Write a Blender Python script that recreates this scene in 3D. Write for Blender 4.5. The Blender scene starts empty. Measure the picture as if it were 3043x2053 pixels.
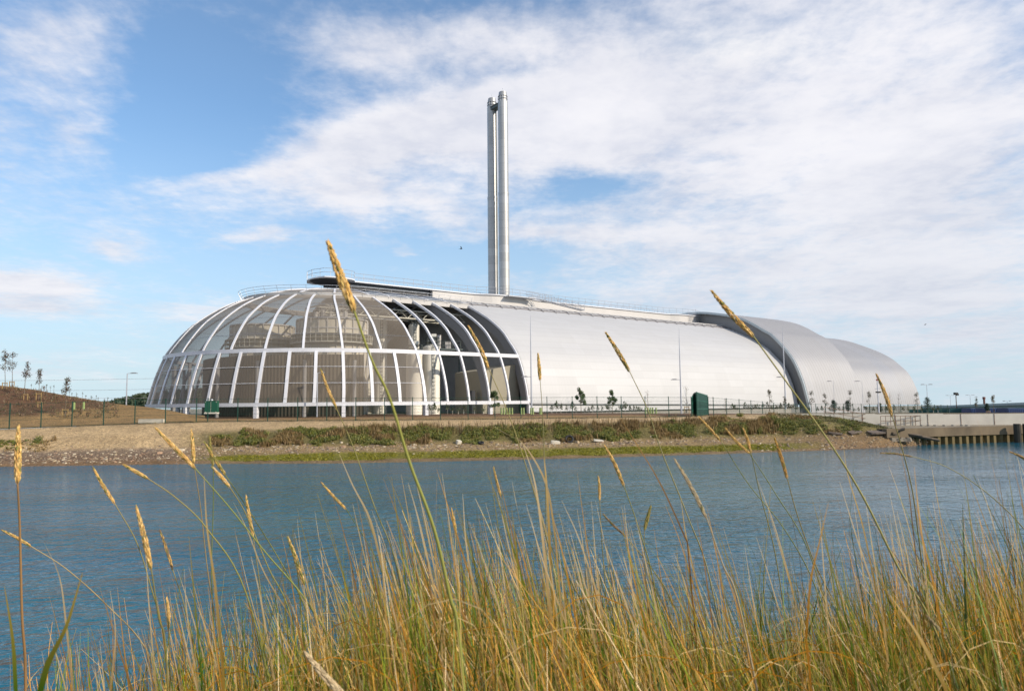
import bpy, math, random
import numpy as np
from mathutils import Vector, Matrix
random.seed(7); RNG=np.random.default_rng(7)
scene=bpy.context.scene; COL=scene.collection

# ------------------------------------------------------------------ camera, sky, sun
F=2100.; CX,CY=1521.5,1026.5; CH=4.5; PITCH=math.atan((1198.-CY)/F); ROLL=.010
fw=np.array([0,math.cos(PITCH),math.sin(PITCH)]); up0=np.array([0,-math.sin(PITCH),math.cos(PITCH)]); rt0=np.array([1.,0,0])
RT=math.cos(ROLL)*rt0-math.sin(ROLL)*up0; UP=math.sin(ROLL)*rt0+math.cos(ROLL)*up0
cam=bpy.data.cameras.new('camera'); camo=bpy.data.objects.new('camera',cam); COL.objects.link(camo)
m=Matrix(((RT[0],UP[0],-fw[0],0),(RT[1],UP[1],-fw[1],0),(RT[2],UP[2],-fw[2],CH),(0,0,0,1)))
camo.matrix_world=m
cam.sensor_width=36; cam.lens=36*F/3043; cam.clip_start=.05; cam.clip_end=9000
cam.dof.use_dof=True; cam.dof.focus_distance=5; cam.dof.aperture_fstop=8
scene.camera=camo
SUN_AZ=(.90,-.44); SUN_EL=math.radians(29)
sl=math.hypot(*SUN_AZ); sdir=Vector((SUN_AZ[0]/sl*math.cos(SUN_EL),SUN_AZ[1]/sl*math.cos(SUN_EL),math.sin(SUN_EL)))
sun=bpy.data.lights.new('sun','SUN'); sun.energy=4.6; sun.angle=math.radians(.6); sun.color=(1,.89,.74)
suno=bpy.data.objects.new('sun',sun); COL.objects.link(suno); suno.rotation_euler=sdir.to_track_quat('Z','Y').to_euler()
suno.location=(60,-60,80)
scene.view_settings.view_transform='Standard'; scene.view_settings.look='None'; scene.view_settings.gamma=1; scene.view_settings.exposure=0.10
scene.cycles.max_bounces=6; scene.cycles.transparent_max_bounces=24; scene.cycles.diffuse_bounces=2; scene.cycles.glossy_bounces=3
scene.cycles.caustics_reflective=False; scene.cycles.caustics_refractive=False

world=bpy.data.worlds.new('World'); scene.world=world; world.use_nodes=True
WT=world.node_tree; WT.nodes.clear()
class NG:
    def __init__(s,t): s.t=t
    def n(s,ty,**k):
        x=s.t.nodes.new(ty)
        for a,b in k.items(): setattr(x,a,b)
        return x
    def l(s,a,b): s.t.links.new(a,b)
    def put(s,sock,v):
        if isinstance(v,bpy.types.NodeSocket): s.l(v,sock)
        elif v is not None: sock.default_value=v
    def m(s,op,a,b=None,c=None,clamp=False):
        x=s.n('ShaderNodeMath',operation=op,use_clamp=clamp); s.put(x.inputs[0],a); s.put(x.inputs[1],b); s.put(x.inputs[2],c); return x.outputs[0]
    def mr(s,v,a,b,c=0.,d=1.,smooth=True):
        x=s.n('ShaderNodeMapRange',interpolation_type='SMOOTHSTEP' if smooth else 'LINEAR')
        for i,q in enumerate((v,a,b,c,d)): s.put(x.inputs[i],q)
        return x.outputs[0]
    def noise(s,vec,scale,detail=4,rough=.55,dist=0.,dim='3D'):
        x=s.n('ShaderNodeTexNoise',noise_dimensions=dim); s.put(x.inputs['Vector'],vec); x.inputs['Scale'].default_value=scale
        x.inputs['Detail'].default_value=detail; x.inputs['Roughness'].default_value=rough; x.inputs['Distortion'].default_value=dist; return x
    def mix(s,f,a,b,blend='MIX'):
        x=s.n('ShaderNodeMix',data_type='RGBA',blend_type=blend); s.put(x.inputs[0],f); s.put(x.inputs[6],a); s.put(x.inputs[7],b); return x.outputs[2]
    def mapping(s,v,loc=(0,0,0),rot=(0,0,0),sc=(1,1,1),ty='POINT'):
        x=s.n('ShaderNodeMapping',vector_type=ty); s.put(x.inputs[0],v); x.inputs[1].default_value=loc; x.inputs[2].default_value=rot; x.inputs[3].default_value=sc; return x.outputs[0]
    def comb(s,x,y,z=0.):
        c=s.n('ShaderNodeCombineXYZ'); s.put(c.inputs[0],x); s.put(c.inputs[1],y); s.put(c.inputs[2],z); return c.outputs[0]
def rgb(r,g,b): return (r,g,b,1)
SKY=.1
def build_world():
    g=NG(WT)
    sky=g.n('ShaderNodeTexSky',sky_type='NISHITA'); sky.sun_disc=False; sky.sun_elevation=SUN_EL
    sky.sun_rotation=math.atan2(SUN_AZ[0],SUN_AZ[1]); sky.altitude=0; sky.air_density=1.0; sky.dust_density=.3; sky.ozone_density=1.4
    tcv=g.n('ShaderNodeTexCoord'); sv=g.n('ShaderNodeSeparateXYZ'); g.l(tcv.outputs['Generated'],sv.inputs[0]); g.l(g.comb(sv.outputs[0],sv.outputs[1],g.m('MAXIMUM',sv.outputs[2],.03)),sky.inputs[0])
    tc=g.n('ShaderNodeTexCoord'); sep=g.n('ShaderNodeSeparateXYZ'); g.l(tc.outputs['Generated'],sep.inputs[0])
    x,y,z=sep.outputs
    zc=g.m('MAXIMUM',z,0.0)
    ys=g.m('MAXIMUM',y,.05); U=g.m('DIVIDE',x,ys); V=g.m('DIVIDE',zc,ys)
    front=g.mr(y,.1,.45)
    # picture-free direction coordinates: tangent-plane direction, thousandths
    UV=g.comb(g.m('MULTIPLY',U,2.1),g.m('MULTIPLY',V,2.1))
    zz=g.m('ADD',zc,.10); P=g.comb(g.m('DIVIDE',x,zz),g.m('DIVIDE',y,zz))
    wob=g.noise(P,1.1,5,.6,.3)
    w2=g.n('ShaderNodeVectorMath',operation='MULTIPLY_ADD'); g.l(wob.outputs['Color'],w2.inputs[0]); w2.inputs[1].default_value=(.30,.22,0); 
    off=g.n('ShaderNodeVectorMath',operation='SUBTRACT'); g.l(UV,off.inputs[0]); off.inputs[1].default_value=(.15,.11,0)
    g.l(off.outputs[0],w2.inputs[2]); UVW=w2.outputs[0]
    def blob(cx,cy,rx,ry,rot,s,soft=.0):
        mp=g.mapping(UVW,((cx-1521)/1000.,(1198-cy)/1000.,0),(0,0,math.radians(rot)),(rx/1000.,ry/1000.,1),'TEXTURE')
        ln=g.n('ShaderNodeVectorMath',operation='LENGTH'); g.l(mp,ln.inputs[0])
        return g.mr(ln.outputs['Value'],1.15,soft,0.,s)
    blobs=[(2950,650,620,620,0,.40),(200,-900,1500,900,0,-.6),(2800,-900,1500,1000,0,.7),(1521,600,1700,620,0,.13),(1750,330,500,300,0,.25),(350,900,500,160,0,.18), # big veil on the right; unseen high gap and cloud added for river reflections
      (2450,330,1150,800,0,.95),(1500,330,620,330,14,.85),(1020,440,620,150,16,.8),(620,500,330,50,8,.5),(1250,60,560,130,0,.6),
      (1200,590,520,60,-12,.45),(1750,690,500,60,0,.45),(2300,850,900,260,0,.4),(2900,1000,700,260,0,.4),
      (60,260,560,460,20,.42),(230,330,180,60,30,.22),(60,60,260,120,10,.2),
      (40,840,330,125,0,1.0),(360,690,150,65,-20,.6),(740,690,230,36,8,.5),(1210,725,90,30,-5,.55),(580,905,170,60,0,.5),(200,1080,500,60,0,.3),(1100,130,260,70,0,.3),
      (650,570,900,70,3,.10),
      # clear gaps
      (520,250,330,330,10,-.75),(1750,545,290,62,6,-.72),(1480,330,60,40,0,-.2),(1560,170,190,50,12,-.28),(2120,440,110,26,0,-.3),(1350,740,380,60,0,-.55),(2100,580,170,40,0,-.2),
      (1560,800,180,70,0,-.3),(2750,960,500,26,4,-.26),(700,780,700,70,0,-.12),(2650,720,500,60,0,-.10)]
    acc=None
    for b in blobs:
        o=blob(*b); acc=o if acc is None else g.m('ADD',acc,o)
    streak=g.noise(g.mapping(P,rot=(0,0,.5),sc=(1.,.45,1)),2.2,7,.62,.6)
    puff=g.noise(P,9.,5,.6,.2)
    puff2=g.noise(P,3.1,6,.6,.4)
    dens=g.m('ADD',acc,g.m('MULTIPLY',g.m('SUBTRACT',streak.outputs[0],.5),1.35))
    dens=g.m('ADD',dens,g.m('MULTIPLY',g.m('SUBTRACT',puff.outputs[0],.5),.62))
    dens=g.m('ADD',dens,g.m('MULTIPLY',g.m('SUBTRACT',puff2.outputs[0],.5),.35))
    fine=g.noise(P,22.,4,.6)
    dens=g.m('ADD',dens,g.m('MULTIPLY',g.m('SUBTRACT',fine.outputs[0],.5),.48))
    back=g.m('ADD',.45,g.m('MULTIPLY',g.m('SUBTRACT',streak.outputs[0],.5),1.2))
    densm=g.m('ADD',g.m('MULTIPLY',dens,front),g.m('MULTIPLY',back,g.m('SUBTRACT',1.,front)))
    alpha=g.mr(densm,-.05,1.0,0.04,.95)
    # pale haze to the horizon
    hz=g.mr(z,.0,.40,.85,.05)
    glow=g.mr(g.noise(P,1.5,5,.55).outputs[0],.34,.66)
    ccol=g.mix(glow,rgb(.66,.68,.77),rgb(.88,.87,.91))
    ccol=g.mix(g.m('MULTIPLY',g.mr(puff.outputs[0],.35,.65),.35),ccol,rgb(.95,.93,.94))
    low=g.m('MULTIPLY',g.mr(z,.02,.36,1.,0.),g.mr(U,-.55,.25,.25,1.))
    ccol=g.mix(g.m('MULTIPLY',low,.62),ccol,rgb(.61,.65,.73))
    hot=blob(2200,90,330,110,0,1.); ccol=g.mix(g.m('MULTIPLY',g.m('MULTIPLY',hot,front),.8),ccol,rgb(.95,.93,.93))
    skyc=g.n('ShaderNodeMix',data_type='RGBA',blend_type='MULTIPLY'); skyc.inputs[0].default_value=1; g.l(sky.outputs[0],skyc.inputs[6]); skyc.inputs[7].default_value=rgb(SKY*1.12,SKY*1.50,SKY*1.72)
    base=g.mix(hz,skyc.outputs[2],rgb(.53,.655,.77))
    fin=g.mix(alpha,base,ccol)
    v=g.n('ShaderNodeVectorMath',operation='SCALE'); g.l(fin,v.inputs[0]); v.inputs['Scale'].default_value=1/SKY
    bg=g.n('ShaderNodeBackground'); g.l(v.outputs[0],bg.inputs[0]); bg.inputs[1].default_value=SKY
    out=g.n('ShaderNodeOutputWorld'); g.l(bg.outputs[0],out.inputs[0])
build_world()
world.cycles.sampling_method='MANUAL'; world.cycles.sample_map_resolution=512

# ------------------------------------------------------------------ surveying helpers (camera model used to survey where things stand)
def ray(x,y):
    d=fw*F+RT*(x-CX)-UP*(y-CY); return d/np.linalg.norm(d)
def on_z(x,y,z):
    d=ray(x,y); return np.array([0,0,CH])+d*((z-CH)/d[2])
def on_Y(x,y,Y):
    d=ray(x,y); return np.array([0,0,CH])+d*(Y/d[1])
def hor(x): return 1198-.0098*(x-1521)

# ------------------------------------------------------------------ mesh helpers
class MB:
    def __init__(s): s.v=[]; s.f=[]; s.c=[]; s.uv=None
    def add(s,vs,fs,col=None):
        o=len(s.v); s.v+= [tuple(map(float,p)) for p in vs]; s.f+=[tuple(i+o for i in f) for f in fs]
        if col is not None: s.c+= [col]*len(vs)
    def box(s,c,sx,sy,sz,rz=0.,col=None):
        ca,sa=math.cos(rz),math.sin(rz); vs=[]
        for dz in(-.5,.5):
            for dx,dy in((-.5,-.5),(.5,-.5),(.5,.5),(-.5,.5)):
                X,Y=dx*sx,dy*sy; vs.append((c[0]+X*ca-Y*sa,c[1]+X*sa+Y*ca,c[2]+dz*sz))
        s.add(vs,[(0,3,2,1),(4,5,6,7),(0,1,5,4),(1,2,6,5),(2,3,7,6),(3,0,4,7)],col)
    def tube(s,pts,r,n=6,col=None,cap=True):
        pts=[Vector(map(float,p)) for p in pts]; rs=r if hasattr(r,'__len__') else [r]*len(pts); rings=[]; ref=None
        for i,p in enumerate(pts):
            t=(pts[min(i+1,len(pts)-1)]-pts[max(i-1,0)]); t.normalize()
            if ref is None: ref=Vector((0,0,1)) if abs(t.z)<.9 else Vector((1,0,0))
            u=t.cross(ref); 
            if u.length<1e-5: u=t.cross(Vector((0,1,0)))
            u.normalize(); w=u.cross(t); ref=w if abs(t.dot(w))<.99 else ref
            rings.append([p+(u*math.cos(2*math.pi*k/n)+w*math.sin(2*math.pi*k/n))*rs[i] for k in range(n)])
        vs=[q for R_ in rings for q in R_]; fs=[]
        for i in range(len(pts)-1):
            for k in range(n):
                a=i*n+k; b=i*n+(k+1)%n; fs.append((a,b,b+n,a+n))
        if cap: fs.append(tuple(range(n-1,-1,-1))); fs.append(tuple((len(pts)-1)*n+k for k in range(n)))
        s.add(vs,fs,col)
    def sweep(s,pts,ups,w,d,closed=False,col=None):
        # rectangular bar along pts; ups = outward normals; width w across, depth d inwards
        pts=[Vector(map(float,p)) for p in pts]; n=len(pts); vs=[]
        for i,p in enumerate(pts):
            t=(pts[min(i+1,n-1)]-pts[max(i-1,0)]).normalized(); u=Vector(map(float,ups[i])); u=(u-t*u.dot(t)).normalized(); sd=t.cross(u)
            vs+=[p+sd*w/2,p-sd*w/2,p-sd*w/2-u*d,p+sd*w/2-u*d]
        fs=[]
        for i in range(n-1):
            for k in range(4):
                a=i*4+k; b=i*4+(k+1)%4; fs.append((a,b,b+4,a+4))
        fs+=[(3,2,1,0),(n*4-4,n*4-3,n*4-2,n*4-1)]
        s.add(vs,fs,col)
    def lathe(s,c,prof,n=32,col=None,ang=(0,2*math.pi)):
        full=abs(ang[1]-ang[0]-2*math.pi)<1e-6; m_=n if full else n+1; vs=[]
        for r,z in prof:
            for k in range(m_):
                a=ang[0]+(ang[1]-ang[0])*k/n; vs.append((c[0]+r*math.cos(a),c[1]+r*math.sin(a),c[2]+z))
        fs=[]
        for i in range(len(prof)-1):
            for k in range(n):
                a=i*m_+k; b=i*m_+((k+1)%m_); fs.append((a,b,b+m_,a+m_))
        if full:
            if prof[0][0]>1e-4: fs.append(tuple(range(m_-1,-1,-1)))
            if prof[-1][0]>1e-4: fs.append(tuple((len(prof)-1)*m_+k for k in range(m_)))
        s.add(vs,fs,col)
    def grid(s,rows,col=None,flip=False):
        # rows: list of lists of points
        m_=len(rows[0]); vs=[p for r in rows for p in r]; fs=[]
        for i in range(len(rows)-1):
            for k in range(m_-1):
                a=i*m_+k; f=(a,a+1,a+1+m_,a+m_); fs.append(f[::-1] if flip else f)
        s.add(vs,fs,col)
    def build(s,name,mat,parent=None,origin=None,smooth=False,sharp=None):
        me=bpy.data.meshes.new(name); off=np.array(origin if origin is not None else (0,0,0),float)
        pv=np.array(s.v,float).reshape(-1,3)-off
        me.from_pydata(pv.tolist(),[],s.f); me.materials.append(mat)
        if s.c and len(s.c)==len(s.v):
            a=me.color_attributes.new('tint','FLOAT_COLOR','POINT'); a.data.foreach_set('color',np.array([(*c,1) for c in s.c],'f').ravel())
        if s.uv is not None:
            ul=me.uv_layers.new(name='uv'); ids=np.zeros(len(me.loops),'i'); me.loops.foreach_get('vertex_index',ids); ul.data.foreach_set('uv',np.array(s.uv,'f')[ids].ravel())
        if smooth:
            me.polygons.foreach_set('use_smooth',[True]*len(me.polygons))
            if sharp: me.set_sharp_from_angle(angle=math.radians(sharp))
        o=bpy.data.objects.new(name,me); COL.objects.link(o); 
        if parent is not None:
            o.parent=parent; pl=np.array(world_loc(parent)); o.location=off-pl if origin is not None else -pl
        else: o.location=off
        return o
def world_loc(o):
    p=Vector(o.location); 
    while o.parent is not None: o=o.parent; p+=Vector(o.location)
    return p
def tag(o,label=None,cat=None,group=None,kind=None):
    if label: o['label']=label
    if cat: o['category']=cat
    if group: o['group']=group
    if kind: o['kind']=kind
    return o
def thing(name,loc,label,cat,group=None):
    o=bpy.data.objects.new(name,None); o.empty_display_size=.3; COL.objects.link(o); o.location=loc; return tag(o,label,cat,group)
def copy_tree(o,parent=None):
    c=o.copy(); COL.objects.link(c)
    if parent is not None: c.parent=parent
    for ch in list(o.children): copy_tree(ch,c)
    return c

# ------------------------------------------------------------------ materials
def mat(name,base=(.5,.5,.5),rough=.6,metal=0.,var=.0,vscale=1.,bump=0.,bscale=8.,spec=.5,dark=None,attr=False,coords='Object',stretch=(1,1,1),tintvar=None):
    mt=bpy.data.materials.new(name); mt.use_nodes=True; t=mt.node_tree; g=NG(t); b=t.nodes['Principled BSDF']
    b.inputs['Roughness'].default_value=rough; b.inputs['Metallic'].default_value=metal; b.inputs['Specular IOR Level'].default_value=spec
    tc=g.n('ShaderNodeTexCoord'); v=g.mapping(tc.outputs[coords],sc=stretch)
    col=None
    if attr:
        a=g.n('ShaderNodeAttribute'); a.attribute_name='tint'; col=a.outputs['Color']
    else: 
        r=g.n('ShaderNodeRGB'); r.outputs[0].default_value=rgb(*base); col=r.outputs[0]
    if var>0:
        nz=g.noise(v,vscale,6,.6); f=g.mr(nz.outputs[0],.3,.7,1-var,1+var*.6,False)
        sc=g.n('ShaderNodeVectorMath',operation='SCALE'); g.l(col,sc.inputs[0]); g.l(f,sc.inputs['Scale']); col=sc.outputs[0]
    g.l(col,b.inputs['Base Color'])
    if bump>0:
        nb=g.noise(v,bscale,5,.6); bp=g.n('ShaderNodeBump'); bp.inputs['Strength'].default_value=1; bp.inputs['Distance'].default_value=bump; g.l(nb.outputs[0],bp.inputs['Height']); g.l(bp.outputs[0],b.inputs['Normal'])
    return mt
def transl(mt,f=.35):
    # leaves and blades let some light through
    t=mt.node_tree; g=NG(t); b=t.nodes['Principled BSDF']; out=[n for n in t.nodes if n.type=='OUTPUT_MATERIAL'][0]
    tr=g.n('ShaderNodeBsdfTranslucent'); src=b.inputs['Base Color'].links[0].from_socket; g.l(src,tr.inputs[0])
    mx=g.n('ShaderNodeMixShader'); mx.inputs[0].default_value=f; g.l(b.outputs[0],mx.inputs[1]); g.l(tr.outputs[0],mx.inputs[2]); g.l(mx.outputs[0],out.inputs[0]); return mt
M={}
M['white']=mat('white_painted_steel',(.66,.66,.69),.45,0,.06,.6)
M['rail']=mat('galvanised_rail',(.42,.43,.46),.45,.5,.1,2)
M['grey']=mat('grey_fascia',(.31,.305,.30),.55,0,.04,.3)
M['endwall']=mat('dark_grey_wall',(.34,.34,.33),.7,0,.12,.25)
M['plinth']=mat('plinth_render',(.27,.255,.225),.8,0,.10,.5)
M['duct']=mat('beige_duct',(.50,.475,.45),.6,0,.06,.5)
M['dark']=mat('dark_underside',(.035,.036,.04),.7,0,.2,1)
M['silo']=mat('cream_silo_paint',(.78,.74,.64),.45,0,.08,.5,stretch=(1,1,.3))
M['tank']=mat('tan_tank_cladding',(.60,.54,.43),.6,0,.15,1.2,stretch=(1,1,.2))
M['steelg']=mat('greenish_steelwork',(.10,.12,.115),.6,.3,.2,1)
M['truss']=mat('cream_truss',(.60,.57,.48),.6)
M['green']=mat('dark_green_coating',(.008,.055,.036),.45,0,.12,3)
M['mast']=mat('galvanised_mast',(.50,.51,.55),.4,.4,.06,1)
M['head']=mat('lamp_housing',(.22,.22,.24),.5)
M['black']=mat('black_rubber',(.015,.015,.016),.7)
M['conc']=mat('pale_concrete',(.62,.58,.50),.85,0,.12,.7,.006,6)
M['block']=mat('block_concrete',(.58,.53,.43),.85,0,.1,2,.01,9)
M['timber']=mat('stake_timber',(.36,.24,.10),.8,0,.2,4)
M['bark']=mat('sapling_bark',(.16,.12,.085),.9,0,.2,8)
M['guard']=mat('green_tree_guard',(.28,.36,.13),.6,0,.15,3)
M['leaf']=transl(mat('foliage',attr=True,var=.25,vscale=3,rough=.6),.25)
M['teal']=mat('teal_paint',(.02,.10,.10),.5,0,.1,.3)
M['paleblue']=mat('pale_blue_parapet',(.30,.42,.45),.5)
M['blue']=mat('dark_blue_paint',(.02,.05,.15),.5,0,.1,.5)
M['redbrick']=mat('red_brown_stack',(.16,.06,.045),.8)
M['rust']=mat('rusty_rail',(.20,.13,.09),.7,.2,.3,2)
M['stone']=mat('shore_stone',attr=True,rough=.85,var=.2,vscale=5)

def cladding(name,base,metal,rough,hs,vs,lb,strength=.35,vary=.05):
    # uv in metres: u along the building, v up over the arch
    mt=bpy.data.materials.new(name); mt.use_nodes=True; t=mt.node_tree; g=NG(t); b=t.nodes['Principled BSDF']
    uv=g.n('ShaderNodeUVMap'); uv.uv_map='uv'; sp=g.n('ShaderNodeSeparateXYZ'); g.l(uv.outputs[0],sp.inputs[0]); u,v=sp.outputs[0],sp.outputs[1]
    fu=g.m('PINGPONG',u,vs/2); fv=g.m('PINGPONG',v,hs/2)
    lu=g.mr(fu,0.,.10 if vs>.8 else .06,1.,0.); lv=g.mr(fv,0.,.07,1.,0.)
    # each sheet reflects a little differently
    cu=g.m('FLOOR',g.m('DIVIDE',u,vs*6)); cv=g.m('FLOOR',g.m('DIVIDE',v,hs))
    wn=g.n('ShaderNodeTexWhiteNoise',noise_dimensions='3D'); g.l(g.comb(cu,cv,3.),wn.inputs['Vector'])
    nz=g.noise(g.comb(u,v),.35,5,.6); nz2=g.noise(g.mapping(g.comb(u,v),sc=(3.,.25,1)),1.,4,.6)
    f=g.m('ADD',g.m('MULTIPLY',wn.outputs[0],vary),g.m('ADD',g.m('MULTIPLY',nz.outputs[0],vary*1.2),g.m('MULTIPLY',nz2.outputs[0],vary)))
    f=g.m('SUBTRACT',1.+vary,f)
    ln=g.m('MAXIMUM',g.m('MULTIPLY',lu,lb[0]),g.m('MULTIPLY',lv,lb[1])); f=g.m('MULTIPLY',f,g.m('SUBTRACT',1.,ln))
    sc=g.n('ShaderNodeVectorMath',operation='SCALE'); sc.inputs[0].default_value=base; g.l(f,sc.inputs['Scale']); g.l(sc.outputs[0],b.inputs['Base Color'])
    b.inputs['Metallic'].default_value=metal; rr=g.m('ADD',rough,g.m('MULTIPLY',g.m('SUBTRACT',wn.outputs[0],.5),.10)); g.l(rr,b.inputs['Roughness'])
    bp=g.n('ShaderNodeBump'); bp.inputs['Distance'].default_value=.02; bp.inputs['Strength'].default_value=strength
    g.l(g.m('MAXIMUM',lu,lv),bp.inputs['Height']); g.l(bp.outputs[0],b.inputs['Normal']); return mt
M['shell']=cladding('silver_white_cladding',(.47,.465,.463),.04,.55,1.25,.6,(.04,.12),.3,.05)
M['hump']=cladding('silver_seam_cladding',(.37,.36,.36),.35,.5,40.,1.0,(.42,.0),1.,.08)

def chimney_mat():
    mt=bpy.data.materials.new('brushed_steel_flue'); mt.use_nodes=True; t=mt.node_tree; g=NG(t); b=t.nodes['Principled BSDF']
    tc=g.n('ShaderNodeTexCoord'); sp=g.n('ShaderNodeSeparateXYZ'); g.l(tc.outputs['Object'],sp.inputs[0]); z=sp.outputs[2]
    cell=g.m('FLOOR',g.m('DIVIDE',z,1.45)); wn=g.n('ShaderNodeTexWhiteNoise',noise_dimensions='1D'); g.l(cell,wn.inputs['W'])
    seam=g.mr(g.m('PINGPONG',z,.725),0.,.05,1.,0.)
    nz=g.noise(g.mapping(tc.outputs['Object'],sc=(1,1,.15)),1.6,5,.6)
    f=g.m('ADD',.30,g.m('ADD',g.m('MULTIPLY',wn.outputs[0],.07),g.m('MULTIPLY',nz.outputs[0],.16))); f=g.m('MULTIPLY',f,g.m('SUBTRACT',1.,g.m('MULTIPLY',seam,.22)))
    sc=g.n('ShaderNodeVectorMath',operation='SCALE'); sc.inputs[0].default_value=(1,.98,.95); g.l(f,sc.inputs['Scale']); g.l(sc.outputs[0],b.inputs['Base Color'])
    b.inputs['Metallic'].default_value=.55; b.inputs['Roughness'].default_value=.46; return mt
M['flue']=chimney_mat()

def screen_mat(base=.41):
    # perforated brown mesh: most of the light passes between the strands
    mt=bpy.data.materials.new('perforated_mesh_screen'); mt.use_nodes=True; t=mt.node_tree; g=NG(t); b=t.nodes['Principled BSDF']; out=[n for n in t.nodes if n.type=='OUTPUT_MATERIAL'][0]
    tc=g.n('ShaderNodeTexCoord'); nz=g.noise(tc.outputs['Object'],.5,4,.6)
    col=g.mix(nz.outputs[0],rgb(.20,.165,.125),rgb(.25,.21,.165)); g.l(col,b.inputs['Base Color']); b.inputs['Roughness'].default_value=.7
    lw=g.n('ShaderNodeLayerWeight'); lw.inputs[0].default_value=.5
    op=g.m('ADD',base,g.m('MULTIPLY',.95-base,g.m('POWER',lw.outputs['Facing'],2.2)))
    tr=g.n('ShaderNodeBsdfTransparent'); mx=g.n('ShaderNodeMixShader'); g.l(op,mx.inputs[0]); g.l(tr.outputs[0],mx.inputs[1]); g.l(b.outputs[0],mx.inputs[2]); g.l(mx.outputs[0],out.inputs[0])
    return mt
M['screen']=screen_mat(.43); M['screen_up']=screen_mat(.31)
def corr_mat():
    mt=mat('corrugated_enclosure',(.10,.08,.055),.7,0,.15,.4); t=mt.node_tree; g=NG(t); b=t.nodes['Principled BSDF']
    uv=g.n('ShaderNodeUVMap'); uv.uv_map='uv'; sp=g.n('ShaderNodeSeparateXYZ'); g.l(uv.outputs[0],sp.inputs[0])
    h=g.m('SINE',g.m('MULTIPLY',sp.outputs[0],14.)); bp=g.n('ShaderNodeBump'); bp.inputs['Distance'].default_value=.05; g.l(h,bp.inputs['Height']); g.l(bp.outputs[0],b.inputs['Normal']); return mt
M['corr']=corr_mat()

# ------------------------------------------------------------------ building frame: T along the axis, q across towards the river, z up
AXA=math.radians(52.5); A_=np.array([math.sin(AXA),math.cos(AXA),0]); N_=np.array([math.cos(AXA),-math.sin(AXA),0]); D_=np.array([-25.77,105.0,0])
BAY=3.18
def W(T,q,z): return D_+A_*T+N_*q+np.array([0,0,z])
PZ=[2.0,4.7,7.5,10.95,13.2,14.6,16.1,17.4,18.9,19.9,20.8,21.35,21.6]
PQ=[25.6,25.25,24.6,23.1,21.1,19.7,17.5,15.1,11.8,9.4,6.3,3.2,0.]
QZ=[2.0,5.0,8.0,11.,13.,15.,16.5,18.,19.2,20.2,21.0,21.6]
QA=[26.1,25.35,24.6,23.5,22.25,20.65,18.85,16.5,13.85,11.0,7.4,0.]
def smooth_curve(xs,ys,n):
    # resample a polyline with Catmull-Rom so arches are round
    P=np.column_stack([xs,ys]); P=np.vstack([2*P[0]-P[1],P,2*P[-1]-P[-2]]); out=[]
    for i in range(1,len(P)-2):
        for k in range(n):
            t=k/n; a,b,c,d=P[i-1],P[i],P[i+1],P[i+2]
            out.append(.5*((2*b)+(-a+c)*t+(2*a-5*b+4*c-d)*t*t+(-a+3*b-3*c+d)*t**3))
    out.append(P[-2]); return np.array(out)
ARCH=smooth_curve(PQ,PZ,4)   # (q,z) from foot to crown
CQ,CZ=ARCH[:,0],np.maximum.accumulate(ARCH[:,1])
def q_at(z): return float(np.interp(z,CZ,CQ))
A2=smooth_curve(QA,QZ,4)
def qa_at(z): return float(np.interp(z,np.maximum.accumulate(A2[:,1]),A2[:,0]))
def dome(phi,z):
    phi=phi-math.radians(1.3)*math.sin(phi)**2
    zz=min(z,21.59); q=q_at(min(z,21.59)); qa=qa_at(zz)
    return D_+N_*q*math.cos(phi)-A_*qa*math.sin(phi)+np.array([0,0,z])
def dnorm(phi,z):
    e=.15; z2=min(z,21.3); p0=dome(phi,z2-e); p1=dome(phi,z2+e); p2=dome(phi+.02,z2); p3=dome(phi-.02,z2)
    n=np.cross(p1-p0,p3-p2); n/= (np.linalg.norm(n)+1e-9); c=dome(phi,z2)-W(0,0,8); return n if n@c>0 else -n
def anorm(i,sgn):
    j0,j1=max(i-1,0),min(i+1,len(ARCH)-1); t=ARCH[j1]-ARCH[j0]; nq,nz=t[1],-t[0]; l=math.hypot(nq,nz); nq/=l; nz/=l
    return N_*nq*sgn+np.array([0,0,nz])

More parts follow.
